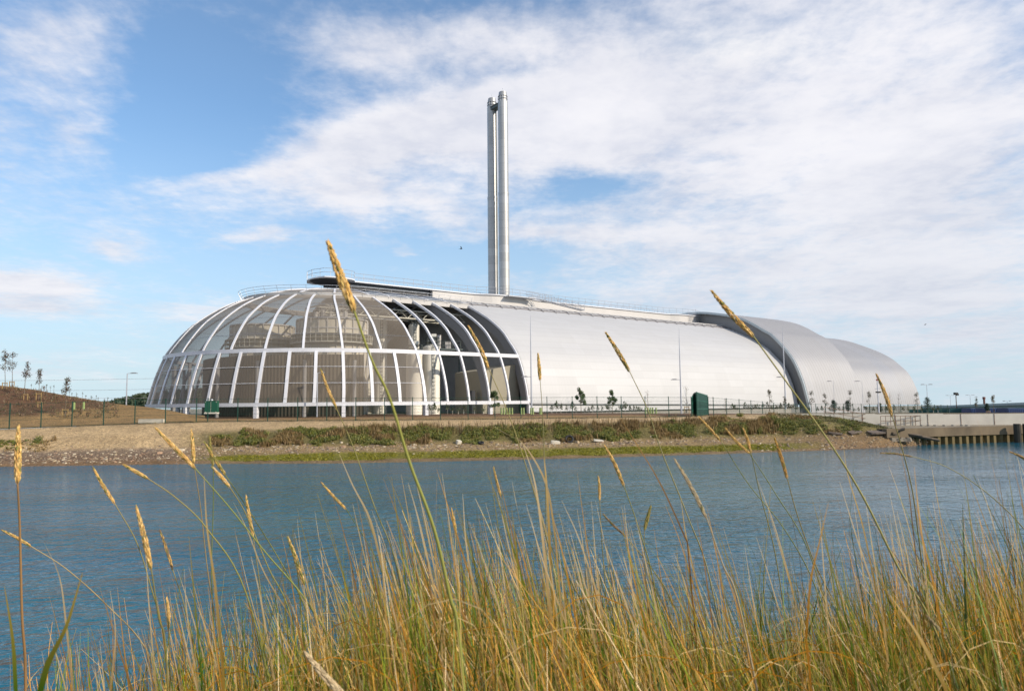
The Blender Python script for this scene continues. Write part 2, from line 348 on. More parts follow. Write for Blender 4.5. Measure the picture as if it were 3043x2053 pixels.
def build_plant():
    root=thing('energy_plant',W(0,0,3.0),'huge silver arched waste-to-energy hall with a glass-like mesh dome end, across the river','building')
    # opaque vault
    def vault(T0,T1,prof,name,mt,dT=2.,thick=.25,zmin=None):
        mb=MB(); Ts=np.arange(T0,T1+1e-3,(T1-T0)/max(1,round((T1-T0)/dT))); uv=[]
        P=[(q,z) for q,z in prof]; full=P+[(-q,z) for q,z in P[::-1][1:]]
        cum=[0.]
        for i in range(1,len(full)): cum.append(cum[-1]+math.hypot(full[i][0]-full[i-1][0],full[i][1]-full[i-1][1]))
        rows=[]
        for T in Ts:
            rows.append([W(T,q,z) for q,z in full]); uv+=[(T,c) for c in cum]
        mb.grid(rows,flip=True); mb.uv=uv
        return mb.build(name,mt,root,smooth=True)
    zb=3.4
    prof=[(q_at(z),z) for z in (3.3,4.0,5.5)]+[(q,z) for q,z in zip(CQ,CZ) if z>6.]
    vault(5*BAY,81,prof,'roof_shell',M['shell'])
    rprof=[(q*.995,3.3+(z-3.3)*.958) for q,z in prof]
    vault(105,133.6,rprof,'rear_roof_shell',M['hump'],1.5)
    # raised sleeve roof
    OQ=[28.1,27.9,27.3,26.7,25.7,24.7,22.9,20.6,19.0,15.3,12.1,8.0,3.9,0.]; OZ=[1.6,3.3,6.0,8.3,10.9,12.8,15.1,17.5,18.5,20.75,22.0,23.0,23.7,23.9]
    OC=smooth_curve(OQ,OZ,4); op=list(map(tuple,OC))
    vault(81,101.5,op,'raised_roof',M['hump'],1.5)
    # flare joining the raised roof and the rear shell
    mb=MB(); rows=[]; uv=[]; n=40
    full_o=op+[(-q,z) for q,z in op[::-1][1:]]; full_i=rprof+[(-q,z) for q,z in rprof[::-1][1:]]
    def res(pl,n):
        pl=np.array(pl); s=np.r_[0,np.cumsum(np.hypot(*np.diff(pl,axis=0).T))]; s/=s[-1]; t=np.linspace(0,1,n+1); return np.column_stack([np.interp(t,s,pl[:,0]),np.interp(t,s,pl[:,1])]),s
    ro,_=res(full_o,80); ri,_=res(full_i,80); seg=np.r_[0,np.cumsum(np.hypot(*np.diff(ro,axis=0).T))]
    for k in range(9):
        t=k/8; w=1-(1-t)**2.2; T=101.5+t*3.5; P=ro*(1-w)+ri*w; rows.append([W(T,q,z) for q,z in P]); uv+=[(T,c) for c in seg]
    mb.grid(rows,flip=True); mb.uv=uv; mb.build('roof_flare',M['hump'],root,smooth=True)
    # front fascia of the sleeve (grey face between shell and raised roof), slightly recessed
    inner=[(q_at(z)-.4,z) for z in (1.6,4.0,5.5)]+[(max(q-.4,0),z-.3) for q,z in zip(CQ,CZ) if z>6.]
    fi=inner+[(-q,z) for q,z in inner[::-1][1:]]; r1,_=res([(q*.985,z-.3 if z>3 else z) for q,z in full_o],100); r0,_=res(fi,100)
    mb=MB(); mb.grid([[W(82.1,q,z) for q,z in r0],[W(82.1,q,z) for q,z in r1]]); mb.build('fascia',M['grey'],root)
    mb=MB(); pts=[W(81,q,z) for q,z in op]+[W(81,-q,z) for q,z in op[::-1][1:]]; 
    nrm=[N_*q+np.array([0,0,max(z-3,0)*1.2+.01]) for q,z in op]+[-N_*q+np.array([0,0,max(z-3,0)*1.2+.01]) for q,z in op[::-1][1:]]
    mb.sweep(pts,nrm,.5,.45); mb.build('fascia_lip',mat('lip_metal',(.42,.46,.47),.4,.5),root,smooth=False)
    # rear end wall
    mb=MB(); pts=[W(133.2,q-.1 if q>0 else q+.1,z-.1) for q,z in full_i]; mb.add(pts+[W(133.2,0,3.3)],[(i,i+1,len(pts)) for i in range(len(pts)-1)]); mb.build('rear_wall',M['grey'],root)
    # plinth
    for sg in (1,-1):
        mb=MB(); rows=[]
        for T in np.arange(5*BAY+.3,81.3,3.): rows.append([W(T,sg*25.05,.6),W(T,sg*25.05,4.42-.012*(T-16)),W(T,sg*24.4,4.42-.012*(T-16))])
        mb.grid(rows,flip=(sg<0)); mb.build('plinth',M['plinth'],root)
        mb=MB(); mb.sweep([W(T,sg*25.62,4.42-.012*(T-16)) for T in np.arange(5*BAY,81.3,3.)],[N_*sg]*22,.16,.3); mb.build('drip_edge',mat('drip_edge_grey',(.25,.25,.25),.6),root)
    # inner end wall of the hall, behind the open bays
    mb=MB(); pr=[(q_at(z)-.9,z) for z in (2.4,4.5,6)]+[(max(q-.9,0),z-.7) for q,z in zip(CQ,CZ) if z>6.3]; fu=pr+[(-q,z) for q,z in pr[::-1][1:]]
    pts=[W(5*BAY+2.2,q,z) for q,z in fu]; mb.add(pts+[W(5*BAY+2.2,0,2.4)],[(i,i+1,len(pts)) for i in range(len(pts)-1)]); mb.build('hall_end_wall',M['endwall'],root)
    mb=MB(); c=W(5*BAY+2.0,19.6,13.0)
    mb.box(c,.12,1.5,1.6,math.pi/2-AXA); mb.build('hatch',M['dark'],root)
    # deep arch plates in the third and fifth bays, light grey
    for k in (3,5):
        mb=MB(); dpt=1.25; a=[];b=[]; 
        for sg in (1,-1):
            idx=[i for i in range(len(ARCH)) if 4.5<CZ[i]<=21.6]
            seq=idx if sg==1 else idx[::-1]
            for i in seq:
                n=anorm(i,sg); p=W(k*BAY+.05,sg*CQ[i],CZ[i]); a.append(p-n*.5); b.append(p-n*(.5+dpt))
        mb.grid([a,b]); mb.grid([[p+A_*.12 for p in a],[p+A_*.12 for p in b]],flip=True); mb.build('arch_plate',mat('arch_plate_grey',(.19,.19,.195),.5),root)
    # ---- dome frame
    def zs(z0,z1,n): return np.linspace(z0,z1,n)
    RINGZ=19.3
    # lower ribs
    for k in range(25):
        ph=math.radians(7.5*k)
        if 0<k<24 or True:
            z_=zs(4.7,10.8,8); mb=MB(); mb.sweep([dome(ph,z) for z in z_],[dnorm(ph,z) for z in z_],.35,.24); mb.build('rib',M['white'],root)
    for k in range(17):
        ph=math.radians(11.25*k); top=RINGZ if k%2 else 21.75
        z_=np.r_[zs(10.8,17,9),zs(17.6,top,8 if top<20 else 12)]; mb=MB(); mb.sweep([dome(ph,z) for z in z_],[dnorm(ph,z) for z in z_],.26,.18); mb.build('rib',M['white'],root)
    for k in range(1,6):
        for sg in (1,-1):
            idx=[i for i in range(len(ARCH)) if CZ[i]>=4.6]; mb=MB()
            mb.sweep([W(k*BAY,sg*CQ[i],CZ[i]) for i in idx],[anorm(i,sg) for i in idx],.22 if k<5 else .32,.3); mb.build('rib',M['white'],root)
    # ring beams
    def ring(z,w,d,name,Tend=5*BAY,inset=0.):
        phs=np.linspace(0,math.pi,73); pts=[W(Tend,q_at(z),z)]+[dome(p,z) for p in phs]+[W(Tend,-q_at(z),z)]; nn=[N_]+[N_*math.cos(p)*1.-A_*math.sin(p) for p in phs]+[-N_]
        pts=[p+n*(.03-inset) for p,n in zip(pts,nn)]; mb=MB(); mb.sweep(pts,nn,w,d); return mb.build(name,M['white'],root)
    ring(10.9,.47,.35,'ring_beam'); ring(4.62,.42,.4,'ring_beam')
    # crown ring: the eaves duct of the walkway
    o=ring(19.15,.75,.5,'ring_beam',inset=.25); o.data.materials[0]=M['duct']
    # tie rods
    for z in (7.05,8.95):
        phs=np.linspace(0,math.pi,73); mb=MB(); mb.tube([dome(p,z)*1.0-dnorm(p,z)*.04 for p in phs],.03,4); mb.build('tie_rod',M['white'],root)
    for z in (13.0,15.3,17.4):
        phs=np.linspace(0,math.pi,73); mb=MB(); mb.tube([dome(p,z)-dnorm(p,z)*.05 for p in phs],.018,4); mb.build('tie_rod',M['rail'],root)
    # columns
    for k in range(0,25,3):
        p=dome(math.radians(7.5*k),4.7); mb=MB(); c=D_+(p-D_)*1.0; rz=math.atan2(*(p-D_)[1::-1]); mb.box((c[0],c[1],3.35),.55,.42,2.1,rz); mb.build('column',M['white'],root)
    for T in (3*BAY,5*BAY):
        for sg in(1,-1):
            c=W(T,sg*25.2,3.3); mb=MB(); mb.box(c,.42,.5,2.2,math.pi/2-AXA); mb.build('column',M['white'],root)
    for k in range(1,12):
        p=dome(math.radians(15*k+4),4.7)-dnorm(math.radians(15*k+4),5)*3.2; mb=MB(); mb.tube([(p[0],p[1],2.4),(p[0],p[1],9.8)],.22,8); mb.build('inner_column',M['duct'],root)
    # mesh screens, one per bay
    def dpanel(p0,p1,z0,z1,nz):
        mb=MB(); rows=[]
        for z in np.linspace(z0,z1,nz): rows.append([dome(p,z)-dnorm(p,z)*.10 for p in np.linspace(p0,p1,5)])
        mb.grid(rows); mb.build('mesh_screen',M['screen' if z0<10 else 'screen_up'],root,smooth=True)
    for k in range(24): dpanel(math.radians(7.5*k),math.radians(7.5*(k+1)),4.7,10.8,6)
    for k in range(16): dpanel(math.radians(11.25*k),math.radians(11.25*(k+1)),10.9,21.2,16)
    # dark roof panels over the open bays (river side above the walkway, all of the far side)
    for k in range(5):
        for sg in (1,-1):
            idx=[i for i in range(len(ARCH)) if (CZ[i]>=19.6 if sg==1 else CZ[i]>16.5) and CZ[i]<=21.6]
            if sg==-1 and k==1: idx=[i for i in range(len(ARCH)) if CZ[i]>19.6]
            mb=MB(); mb.grid([[W(k*BAY+.15,sg*CQ[i],CZ[i]-.15) for i in idx],[W((k+1)*BAY-.15,sg*CQ[i],CZ[i]-.15) for i in idx]]); mb.build('roof_panel',mat('slate_grey_panel',(.13,.15,.17),.4),root)
            if sg==-1:
                idx=[i for i in range(len(ARCH)) if 4.5<CZ[i]<14.5]; mb=MB(); mb.grid([[W(k*BAY+.15,sg*CQ[i]+.15,CZ[i]) for i in idx],[W((k+1)*BAY-.15,sg*CQ[i]+.15,CZ[i]) for i in idx]]); mb.build('side_panel',M['endwall'],root)
    # inner enclosure
    mb=MB(); r=18.2; rows=[[],[],[]]; uv=[[],[],[]]
    for a in np.linspace(math.radians(14),math.pi,70):
        p=D_+N_*r*math.cos(a)-A_*r*1.02*math.sin(a)
        for j,z in enumerate((2.4,10.75,10.75)):
            q=p if j<2 else D_+(p-D_)*.93
            rows[j].append(q+np.array([0,0,z])); uv[j].append((a*r,z))
    mb.grid(rows); mb.uv=uv[0]+uv[1]+uv[2]; mb.build('enclosure_wall',M['corr'],root)
    # roof truss inside the open bays
    mb=MB()
    for q,z in ((6,16.9),(6,18.0),(9,16.9),(9,18.0)): mb.tube([W(-6,q,z),W(16.5,q,z)],.1,5)
    for i in range(9):
        T=-6+i*2.5
        for q in (6,9): mb.tube([W(T,q,16.9),W(T+1.25,q,18.0),W(T+2.5,q,16.9)],.06,4)
        mb.tube([W(T,6,18.),W(T,9,18.)],.06,4); mb.tube([W(T,6,16.9),W(T+2.5,9,16.9)],.05,4)
    mb.build('truss',M['truss'],root)
    # ---- ridge duct with deck, platform at the tip and side bulges
    def halfw(T):
        w=1.6
        w+=1.5*math.exp(-((T-30)/5.5)**4)+1.2*math.exp(-((T-78)/4.5)**4)
        if T<1.5: w=max(w,1.6+1.9*max(0.,1-(abs(T+1.6)/3.2)**2.6)**.5)
        return w
    Ts=list(np.arange(15.2,83.,1.))
    mb=MB(); L=[W(T,-halfw(T),20.4) for T in Ts]; L2=[W(T,-halfw(T),22.75) for T in Ts]; R1=[W(T,halfw(T),20.4) for T in Ts]; R2=[W(T,halfw(T),22.75) for T in Ts]
    mb.grid([L,L2,R2,R1]); mb.add([L[0],L2[0],R2[0],R1[0]],[(0,1,2,3)]); mb.build('ridge_duct',M['duct'],root)
    Ts=[-4.7,-4.5,-4.2,-3.8]+list(np.arange(-3.3,83.2,.7)); mb=MB()
    def hw2(T): return halfw(T)+.25 if T>-4 else {-4.7:.9,-4.5:1.6,-4.2:2.3}.get(round(T,1),2.8)
    tp=[[W(T,-hw2(T),22.78) for T in Ts],[W(T,-hw2(T),22.93) for T in Ts],[W(T,hw2(T),22.93) for T in Ts],[W(T,hw2(T),22.78) for T in Ts]]
    mb.grid(tp); mb.grid([tp[0],tp[3]],flip=True); mb.add([t[0] for t in tp],[(0,1,2,3)]); mb.build('ridge_deck',M['white'],root)
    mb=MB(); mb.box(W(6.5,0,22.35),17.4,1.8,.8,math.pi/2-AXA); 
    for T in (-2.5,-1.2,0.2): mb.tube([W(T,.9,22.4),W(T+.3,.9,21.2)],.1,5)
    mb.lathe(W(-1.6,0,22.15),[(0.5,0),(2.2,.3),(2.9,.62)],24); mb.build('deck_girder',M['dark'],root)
    mb=MB(); mb.sweep([W(-1,.95,22.4),W(15,.95,22.4)],[N_,N_],.22,.12); mb.build('girder_flange',M['duct'],root)
    # guard rails
    def rail_path(pts,h=1.1,step=1.7,bars=(1.,.5),r=.032,tilt=None):
        mb=MB(); P=[np.array(p) for p in pts]
        for b in bars: mb.tube([p+np.array([0,0,h*b])+(tilt[i]*b if tilt is not None else 0) for i,p in enumerate(P)],r,5)
        s=np.r_[0,np.cumsum([np.linalg.norm(P[i+1]-P[i]) for i in range(len(P)-1)])]; n=max(1,int(s[-1]/step))
        for k in range(n+1):
            d=s[-1]*k/n; p=np.array([np.interp(d,s,[q[j] for q in P]) for j in range(3)]); tl=np.array([np.interp(d,s,[q[j] for q in tilt]) for j in range(3)]) if tilt is not None else 0
            mb.tube([p,p+np.array([0,0,h])+tl],r*.9,4)
        return mb
    for sg in (1,-1): rail_path([W(T,sg*hw2(T)*.96,23.) for T in Ts if not(sg>0 and 36<T<42)][0 if sg>0 else 1:]).build('guard_rail',M['rail'],root)
    rail_path([W(-4.68,q,23.) for q in np.linspace(-.9,.9,5)]).build('guard_rail',M['rail'],root)
    # access stair from the duct bulge down to the side walkway
    mb=MB()
    for q in (3.4,4.2):
        mb.tube([W(33,q,22.9),W(36,q+.2,22.6),W(43,q+3.4,20.9)],.09,5)
        for h in (.5,1.): mb.tube([W(33,q,22.9+h),W(36,q+.2,22.6+h),W(43,q+3.4,20.9+h)],.035,5)
        for k in range(8):
            t=k/7; mb.tube([W(36+7*t,q+.2+3.2*t,22.6-1.7*t),W(36+7*t,q+.2+3.2*t,23.6-1.7*t)],.03,4)
    for k in range(18):
        t=k/17; mb.box(W(36+7*t,3.9+3.2*t,22.6-1.7*t),.3,.8,.05,math.pi/2-AXA)
    mb.box(W(31.5,3.8,22.7),6,1.4,.12,math.pi/2-AXA); mb.build('access_stair',M['rail'],root)
    # low bulge with vertical bars near the raised roof
    mb=MB()
    for k in range(12):
        T=78+k*.45; mb.tube([W(T,3.0,21.3),W(T,3.0,24.3 if k==5 else 23.5)],.04,4)
    mb.build('ladder_rail',M['rail'],root)
    # side walkways: deck plus rails leaning outward, straight along the hall and round the dome
    zc=19.3; qn=q_at(zc)+.05; qa=qa_at(zc)
    path=[W(T,qn,zc) for T in np.linspace(16.,.4,9)]+[D_+N_*qn*math.cos(p)-A_*qa*math.sin(p)+np.array([0,0,zc]) for p in np.linspace(0,math.pi,50)]
    out=[N_]*9+[N_*math.cos(p)-A_*math.sin(p) for p in np.linspace(0,math.pi,50)]
    mb=rail_path([p+o*.35 for p,o in zip(path,out)],1.05,1.9,(1.,.66,.33),.028,[o*.45 for o in out]); mb.build('walkway_rail',M['rail'],root)
    mb=MB()
    for q,z,r in ((10.35,19.62,.075),): mb.tube([W(16,q,z),W(82,q,z)],r,5)
    for k in range(24):
        T=16.8+k*2.8; mb.tube([W(T,9.1,20.15),W(T,10.35,19.75),W(T-.1,11.3,18.95)],.065,4); mb.tube([W(T+1.4,9.1,20.15),W(T+1.4,10.4,19.65)],.03,4)
    mb.build('side_walkway',mat('walkway_steel',(.22,.20,.20),.6),root)
    mb=MB(); mb.tube([W(12.5,8.9,20.25),W(82,8.9,20.25)],.10,5); mb.tube([W(16,11.35,19.0),W(82,11.35,19.0)],.09,5)
    mb.build('gutter_edge',M['duct'],root)
    return root
plant=build_plant()

def stack(label,q,htop,T=29.7,link=False):
    c=W(T,q,0); root=thing('chimney_stack',(c[0],c[1],3.0),label,'chimney','twin chimney stacks')
    r=.92; mb=MB(); mb.lathe((c[0],c[1],0),[(r*1.0,3.0),(r,23.6),(r*1.0,41.2)],36); mb.lathe((c[0],c[1],0),[(r*.965,41.25),(r*.955,htop-1.9)],36); mb.build('flue',M['flue'],root,origin=(c[0],c[1],3.),smooth=True,sharp=40)
    mb=MB(); mb.lathe((c[0],c[1],0),[(r*1.03,41.05),(r*1.03,41.4)],36); mb.build('flange',M['flue'],root,origin=(c[0],c[1],3.),smooth=True,sharp=40)
    mb=MB(); mb.lathe((c[0],c[1],0),[(r*.82,htop-1.9),(r*.82,htop-.5),(r*.80,htop-.45),(r*.74,htop-.1),(r*.5,htop)],30); mb.build('tip',M['flue'],root,origin=(c[0],c[1],3.),smooth=True,sharp=40)
    mb=MB(); 
    for h in (.5,1.0):
        mb.lathe((c[0],c[1],htop-1.9),[(r*.93,h),(r*.95,h+.03),(r*.93,h+.06)],24)
    for k in range(12):
        a=k*math.pi/6; mb.tube([(c[0]+r*.94*math.cos(a),c[1]+r*.94*math.sin(a),htop-1.9),(c[0]+r*.94*math.cos(a),c[1]+r*.94*math.sin(a),htop-.85)],.02,4)
    mb.tube([(c[0],c[1],htop-.1),(c[0],c[1],htop+.7)],.03,4); mb.build('cap_rail',M['rail'],root,origin=(c[0],c[1],3.))
    if link:
        mb=MB(); p0=W(T,q,0); p1=W(T,-q,0); mid=(p0+p1)/2; mb.box((mid[0]-.1,mid[1]-.1,htop-2.35),1.3,3.6-1.5,.35,math.pi/2-AXA); mb.box((mid[0]-.1,mid[1]-.1,htop-2.05),1.5,3.6-1.4,.08,math.pi/2-AXA)
        mb.build('link_platform',M['steelg'],root,origin=(c[0],c[1],3.))
    else:
        # dark tube added for the shadow strip its twin casts here
        a=math.radians(-42); mb=MB(); mb.tube([(c[0]+r*1.06*math.cos(a),c[1]+r*1.06*math.sin(a),22.9),(c[0]+r*1.06*math.cos(a),c[1]+r*1.06*math.sin(a),htop-2.4)],.07,6); mb.build('shadow_strip',M['steelg'],root,origin=(c[0],c[1],3.))
    return root
stack('taller-looking right-hand steel chimney, brightest, with a short platform bridging to its twin',1.64,59.7,link=True)
stack('duller left-hand steel chimney with a dark added strip down its side for the shadow of its twin',-1.64,59.7)

# ---- plant inside the dome
def silo(px,hw,ytop,Y,label,zb=3.0,ladder=True,cone=False):
    p=on_Y(px,ytop,Y); r=hw*Y/F; zt=p[2]; c=(p[0],p[1]); o=(c[0],c[1],zb)
    root=thing('silo',o,label,'silo','cream silos inside the dome')
    mb=MB(); mb.lathe((c[0],c[1],0),[(r*.98,zb),(r,zb+1),(r,zt-.25),(r*1.02,zt-.22),(r*1.02,zt-.1),(r*.9,zt),(.3,zt+.45)],28); mb.build('body',M['silo'],root,origin=o,smooth=True,sharp=35)
    mb=MB()
    for h in (.55,1.1): mb.lathe((c[0],c[1],zt+h),[(r*.98,0),(r*1.0,.03),(r*.98,.06)],20)
    for k in range(10):
        a=k*math.pi/5; mb.tube([(c[0]+r*.99*math.cos(a),c[1]+r*.99*math.sin(a),zt-.1),(c[0]+r*.99*math.cos(a),c[1]+r*.99*math.sin(a),zt+1.15)],.03,4)
    mb.build('top_rail',M['steelg'],root,origin=o)
    mb=MB(); mb.tube([(c[0]+.3*r,c[1],zt),(c[0]+.3*r,c[1],zt+1.5)],r*.2,8); mb.box((c[0]+.3*r,c[1],zt+1.5),r*.55,r*.5,.35); mb.tube([(c[0]-.35*r,c[1],zt),(c[0]-.35*r,c[1],zt+.9)],r*.12,8); mb.build('vent',M['silo'],root,origin=o)
    if ladder:
        mb=MB(); a=math.radians(-70)
        for s in (-.18,.18): mb.tube([(c[0]+r*1.08*math.cos(a)+s,c[1]+r*1.08*math.sin(a),zb),(c[0]+r*1.08*math.cos(a)+s,c[1]+r*1.08*math.sin(a),zt+1)],.035,4)
        for z in np.arange(zb+.4,zt+.8,.5): mb.tube([(c[0]+r*1.08*math.cos(a)-.18,c[1]+r*1.08*math.sin(a),z),(c[0]+r*1.08*math.cos(a)+.18,c[1]+r*1.08*math.sin(a),z)],.03,4)
        mb.build('ladder',M['steelg'],root,origin=o)
    return root
silo(1093,20,940,110,'cream silo behind the mesh, left one of the close pair right of the round tanks',ladder=False)
silo(1131,20,937,106,'cream silo behind the mesh, right one of the close pair, touching the dome rib line')
silo(1230,16,966,104,'slim tall silo with railed top, just right of the last mesh panel')
silo(1282,25,1030,93.5,'short fat white silo at the front of the open bays, a pipe running down it')
silo(1231,24,1052,91.5,'cream silo standing just behind the last mesh panel at dome edge',ladder=False)
def tank(px,hw,ytop,Y,label):
    p=on_Y(px,ytop,Y); r=hw*Y/F; zt=p[2]; o=(p[0],p[1],3.0)
    root=thing('round_tank',o,label,'tank','round tanks inside the dome')
    mb=MB(); mb.lathe((p[0],p[1],0),[(r,3.0),(r,zt-.6),(r*.97,zt),(r*.3,zt+.3)],44); mb.build('drum',M['tank'],root,origin=o,smooth=True,sharp=30)
    mb=MB()
    for z in (zt-3.4,zt-1.4,zt-.1): mb.lathe((p[0],p[1],z),[(r*1.0,0),(r*1.02,0),(r*1.02,.18),(r,.18)],44)
    for k in range(26):
        a=k*2*math.pi/26; mb.tube([(p[0]+r*1.02*math.cos(a),p[1]+r*1.02*math.sin(a),3.2),(p[0]+r*1.02*math.cos(a),p[1]+r*1.02*math.sin(a),zt)],.06,4)
    mb.build('stiffener',M['duct'],root,origin=o)
    mb=MB(); R=r*1.16
    for h in (.55,1.1): mb.lathe((p[0],p[1],zt-3.2+h),[(R,0),(R+.05,.03),(R,.06)],44)
    mb.lathe((p[0],p[1],zt-3.25),[(r*1.02,0),(R,0),(R,.12),(r*1.02,.12)],44)
    for k in range(44):
        a=k*2*math.pi/44; mb.tube([(p[0]+R*math.cos(a),p[1]+R*math.sin(a),zt-3.2),(p[0]+R*math.cos(a),p[1]+R*math.sin(a),zt-2.1)],.03,4)
    mb.build('gallery',M['truss'],root,origin=o)
    return root,p,zt,r
tank(781,90,972,101,'left round tan tank with a railed gallery, seen through the dome mesh')
rt_,pB,zB,rB=tank(988,102,955,96,'right round tan tank below the dome crown, filter gear on its lid')
mb=MB()
for k in range(5): mb.tube([(pB[0]-2+k,pB[1]-1,zB),(pB[0]-2+k,pB[1]-1,zB+1.2+.5*(k%2))],.3,8)
for k in range(4): mb.tube([(pB[0]-3+1.6*k,pB[1]-1.6,zB),(pB[0]-3+1.6*k,pB[1]-1.6,zB+2.3)],.04,4)
mb.tube([(pB[0]-3,pB[1]-1.6,zB+2.3),(pB[0]+2,pB[1]-1.6,zB+2.3)],.04,4); mb.tube([(pB[0]-3,pB[1]-1.6,zB+1.4),(pB[0]+2,pB[1]-1.6,zB+1.4)],.04,4)
mb.tube([(pB[0]-3.5,pB[1]-1.5,zB+.2),(pB[0]-3.2,pB[1]-1.5,zB+1.6),(pB[0]-1.2,pB[1]-1.5,zB+2.1),(pB[0]+.5,pB[1]-1.5,zB+1.8)],.12,6)
mb.build('filter_gear',M['duct'],rt_,origin=tuple(world_loc(rt_)))
# conveyor platform in the open bays
c=on_Y(1325,1040,103); o=(c[0],c[1],3.0); pf=thing('service_platform',o,'dark steel service platform with rails, high inside the open dome bays','platform')
mb=MB(); mb.box((c[0],c[1],c[2]),4.6,2.6,.25,.3); mb.box((c[0]-.3,c[1]+.3,c[2]-.5),3.4,2.,.8,.3); mb.build('deck',M['steelg'],pf,origin=o)
mb=MB()
for dx in np.linspace(-2.2,2.2,9):
    for dy in (-1.25,1.25): mb.tube([(c[0]+dx,c[1]+dy+dx*.3,c[2]),(c[0]+dx,c[1]+dy+dx*.3,c[2]+1.2)],.035,4)
for h in (.6,1.2):
    for dy in (-1.25,1.25): mb.tube([(c[0]-2.2,c[1]+dy-.66,c[2]+h),(c[0]+2.2,c[1]+dy+.66,c[2]+h)],.04,4)
mb.build('rail',M['steelg'],pf,origin=o)
for dx in (-1.9,1.9): mb=MB(); mb.tube([(c[0]+dx,c[1]+dx*.3,3),(c[0]+dx,c[1]+dx*.3,c[2])],.13,6); mb.build('leg',M['steelg'],pf,origin=o)
mb=MB(); mb.tube([(c[0]-1.0,c[1],c[2]),(c[0]-1.0,c[1],c[2]+2.2)],.3,8); mb.box((c[0]+.3,c[1],c[2]+.6),.8,.8,1.1); mb.build('machinery',M['duct'],pf,origin=o)
# beige plant room with a slanted roof
a0=on_z(1328,1222,3.2)*0+W(9.5,16.5,0); o=(a0[0],a0[1],3.0)
pr=thing('plant_room',o,'beige box-shaped plant room with a sloping top behind the right-hand open bays','building')
mb=MB(); T0,T1,q0,q1=10.5,16.6,15.5,22.2; zl,zr=8.8,9.9
mb.add([W(T0,q1,3),W(T1,q1,3),W(T1,q0,3),W(T0,q0,3),W(T0,q1,zl),W(T1,q1,zr),W(T1,q0,zr),W(T0,q0,zl)],[(0,3,2,1),(4,5,6,7),(0,1,5,4),(1,2,6,5),(2,3,7,6),(3,0,4,7)]); mb.build('wall',mat('plant_room_beige',(.30,.27,.20),.7,0,.1,.4),pr,origin=o)
mb=MB(); mb.tube([W(T0-.9,q1-1.2,3),W(T0-.9,q1-1.2,6.2)],.45,10); mb.build('round_duct',M['dark'],pr,origin=o)

# ------------------------------------------------------------------ river
def water_mat():
    mt=bpy.data.materials.new('river_water'); mt.use_nodes=True; t=mt.node_tree; g=NG(t); b=t.nodes['Principled BSDF']
    tc=g.n('ShaderNodeTexCoord'); v=tc.outputs['Object']
    big=g.noise(g.mapping(v,rot=(0,0,-.25),sc=(.35,1,1)),.10,3,.5)
    col=g.mix(g.mr(big.outputs[0],.35,.65),rgb(.010,.10,.165),rgb(.022,.12,.17)); g.l(col,b.inputs['Base Color'])
    b.inputs['Roughness'].default_value=.06; b.inputs['IOR'].default_value=1.333; b.inputs['Specular Tint'].default_value=(.66,.87,1.,1); b.inputs['Specular IOR Level'].default_value=.5
    v1=g.mapping(v,rot=(0,0,-.22),sc=(.42,1.,1.)); n1=g.noise(g.mapping(v,rot=(0,0,-.22),sc=(.8,1.,1.)),1.7,2,.5,.5); n2=g.noise(g.mapping(v,rot=(0,0,.2),sc=(.9,1.,1)),4.4,3,.6,.8); n3=g.noise(g.mapping(v,rot=(0,0,-.1),sc=(.3,1.,1)),.33,2,.5)
    gust=g.mr(g.noise(g.mapping(v,sc=(.35,1,1)),.11,4,.6).outputs[0],.38,.62,.65,1.2)
    h=g.m('ADD',g.m('MULTIPLY',n1.outputs[0],.21),g.m('ADD',g.m('MULTIPLY',n2.outputs[0],.095),g.m('MULTIPLY',n3.outputs[0],.09))); sx=g.n('ShaderNodeSeparateXYZ'); g.l(v,sx.inputs[0]); calm=g.mr(g.m('ADD',sx.outputs[0],g.m('MULTIPLY',sx.outputs[1],-.25)),-18.,20.,1.45,.32); h=g.m('MULTIPLY',h,g.m('MULTIPLY',gust,calm))
    bp=g.n('ShaderNodeBump'); bp.inputs['Strength'].default_value=1; bp.inputs['Distance'].default_value=1.; g.l(h,bp.inputs['Height']); g.l(bp.outputs[0],b.inputs['Normal']); return mt
mb=MB(); xs=np.linspace(-420,420,15); ysw=np.linspace(-30,110,9); mb.grid([[ (x,y,0) for x in xs] for y in ysw]); tag(mb.build('river_water',water_mat()),kind='structure')

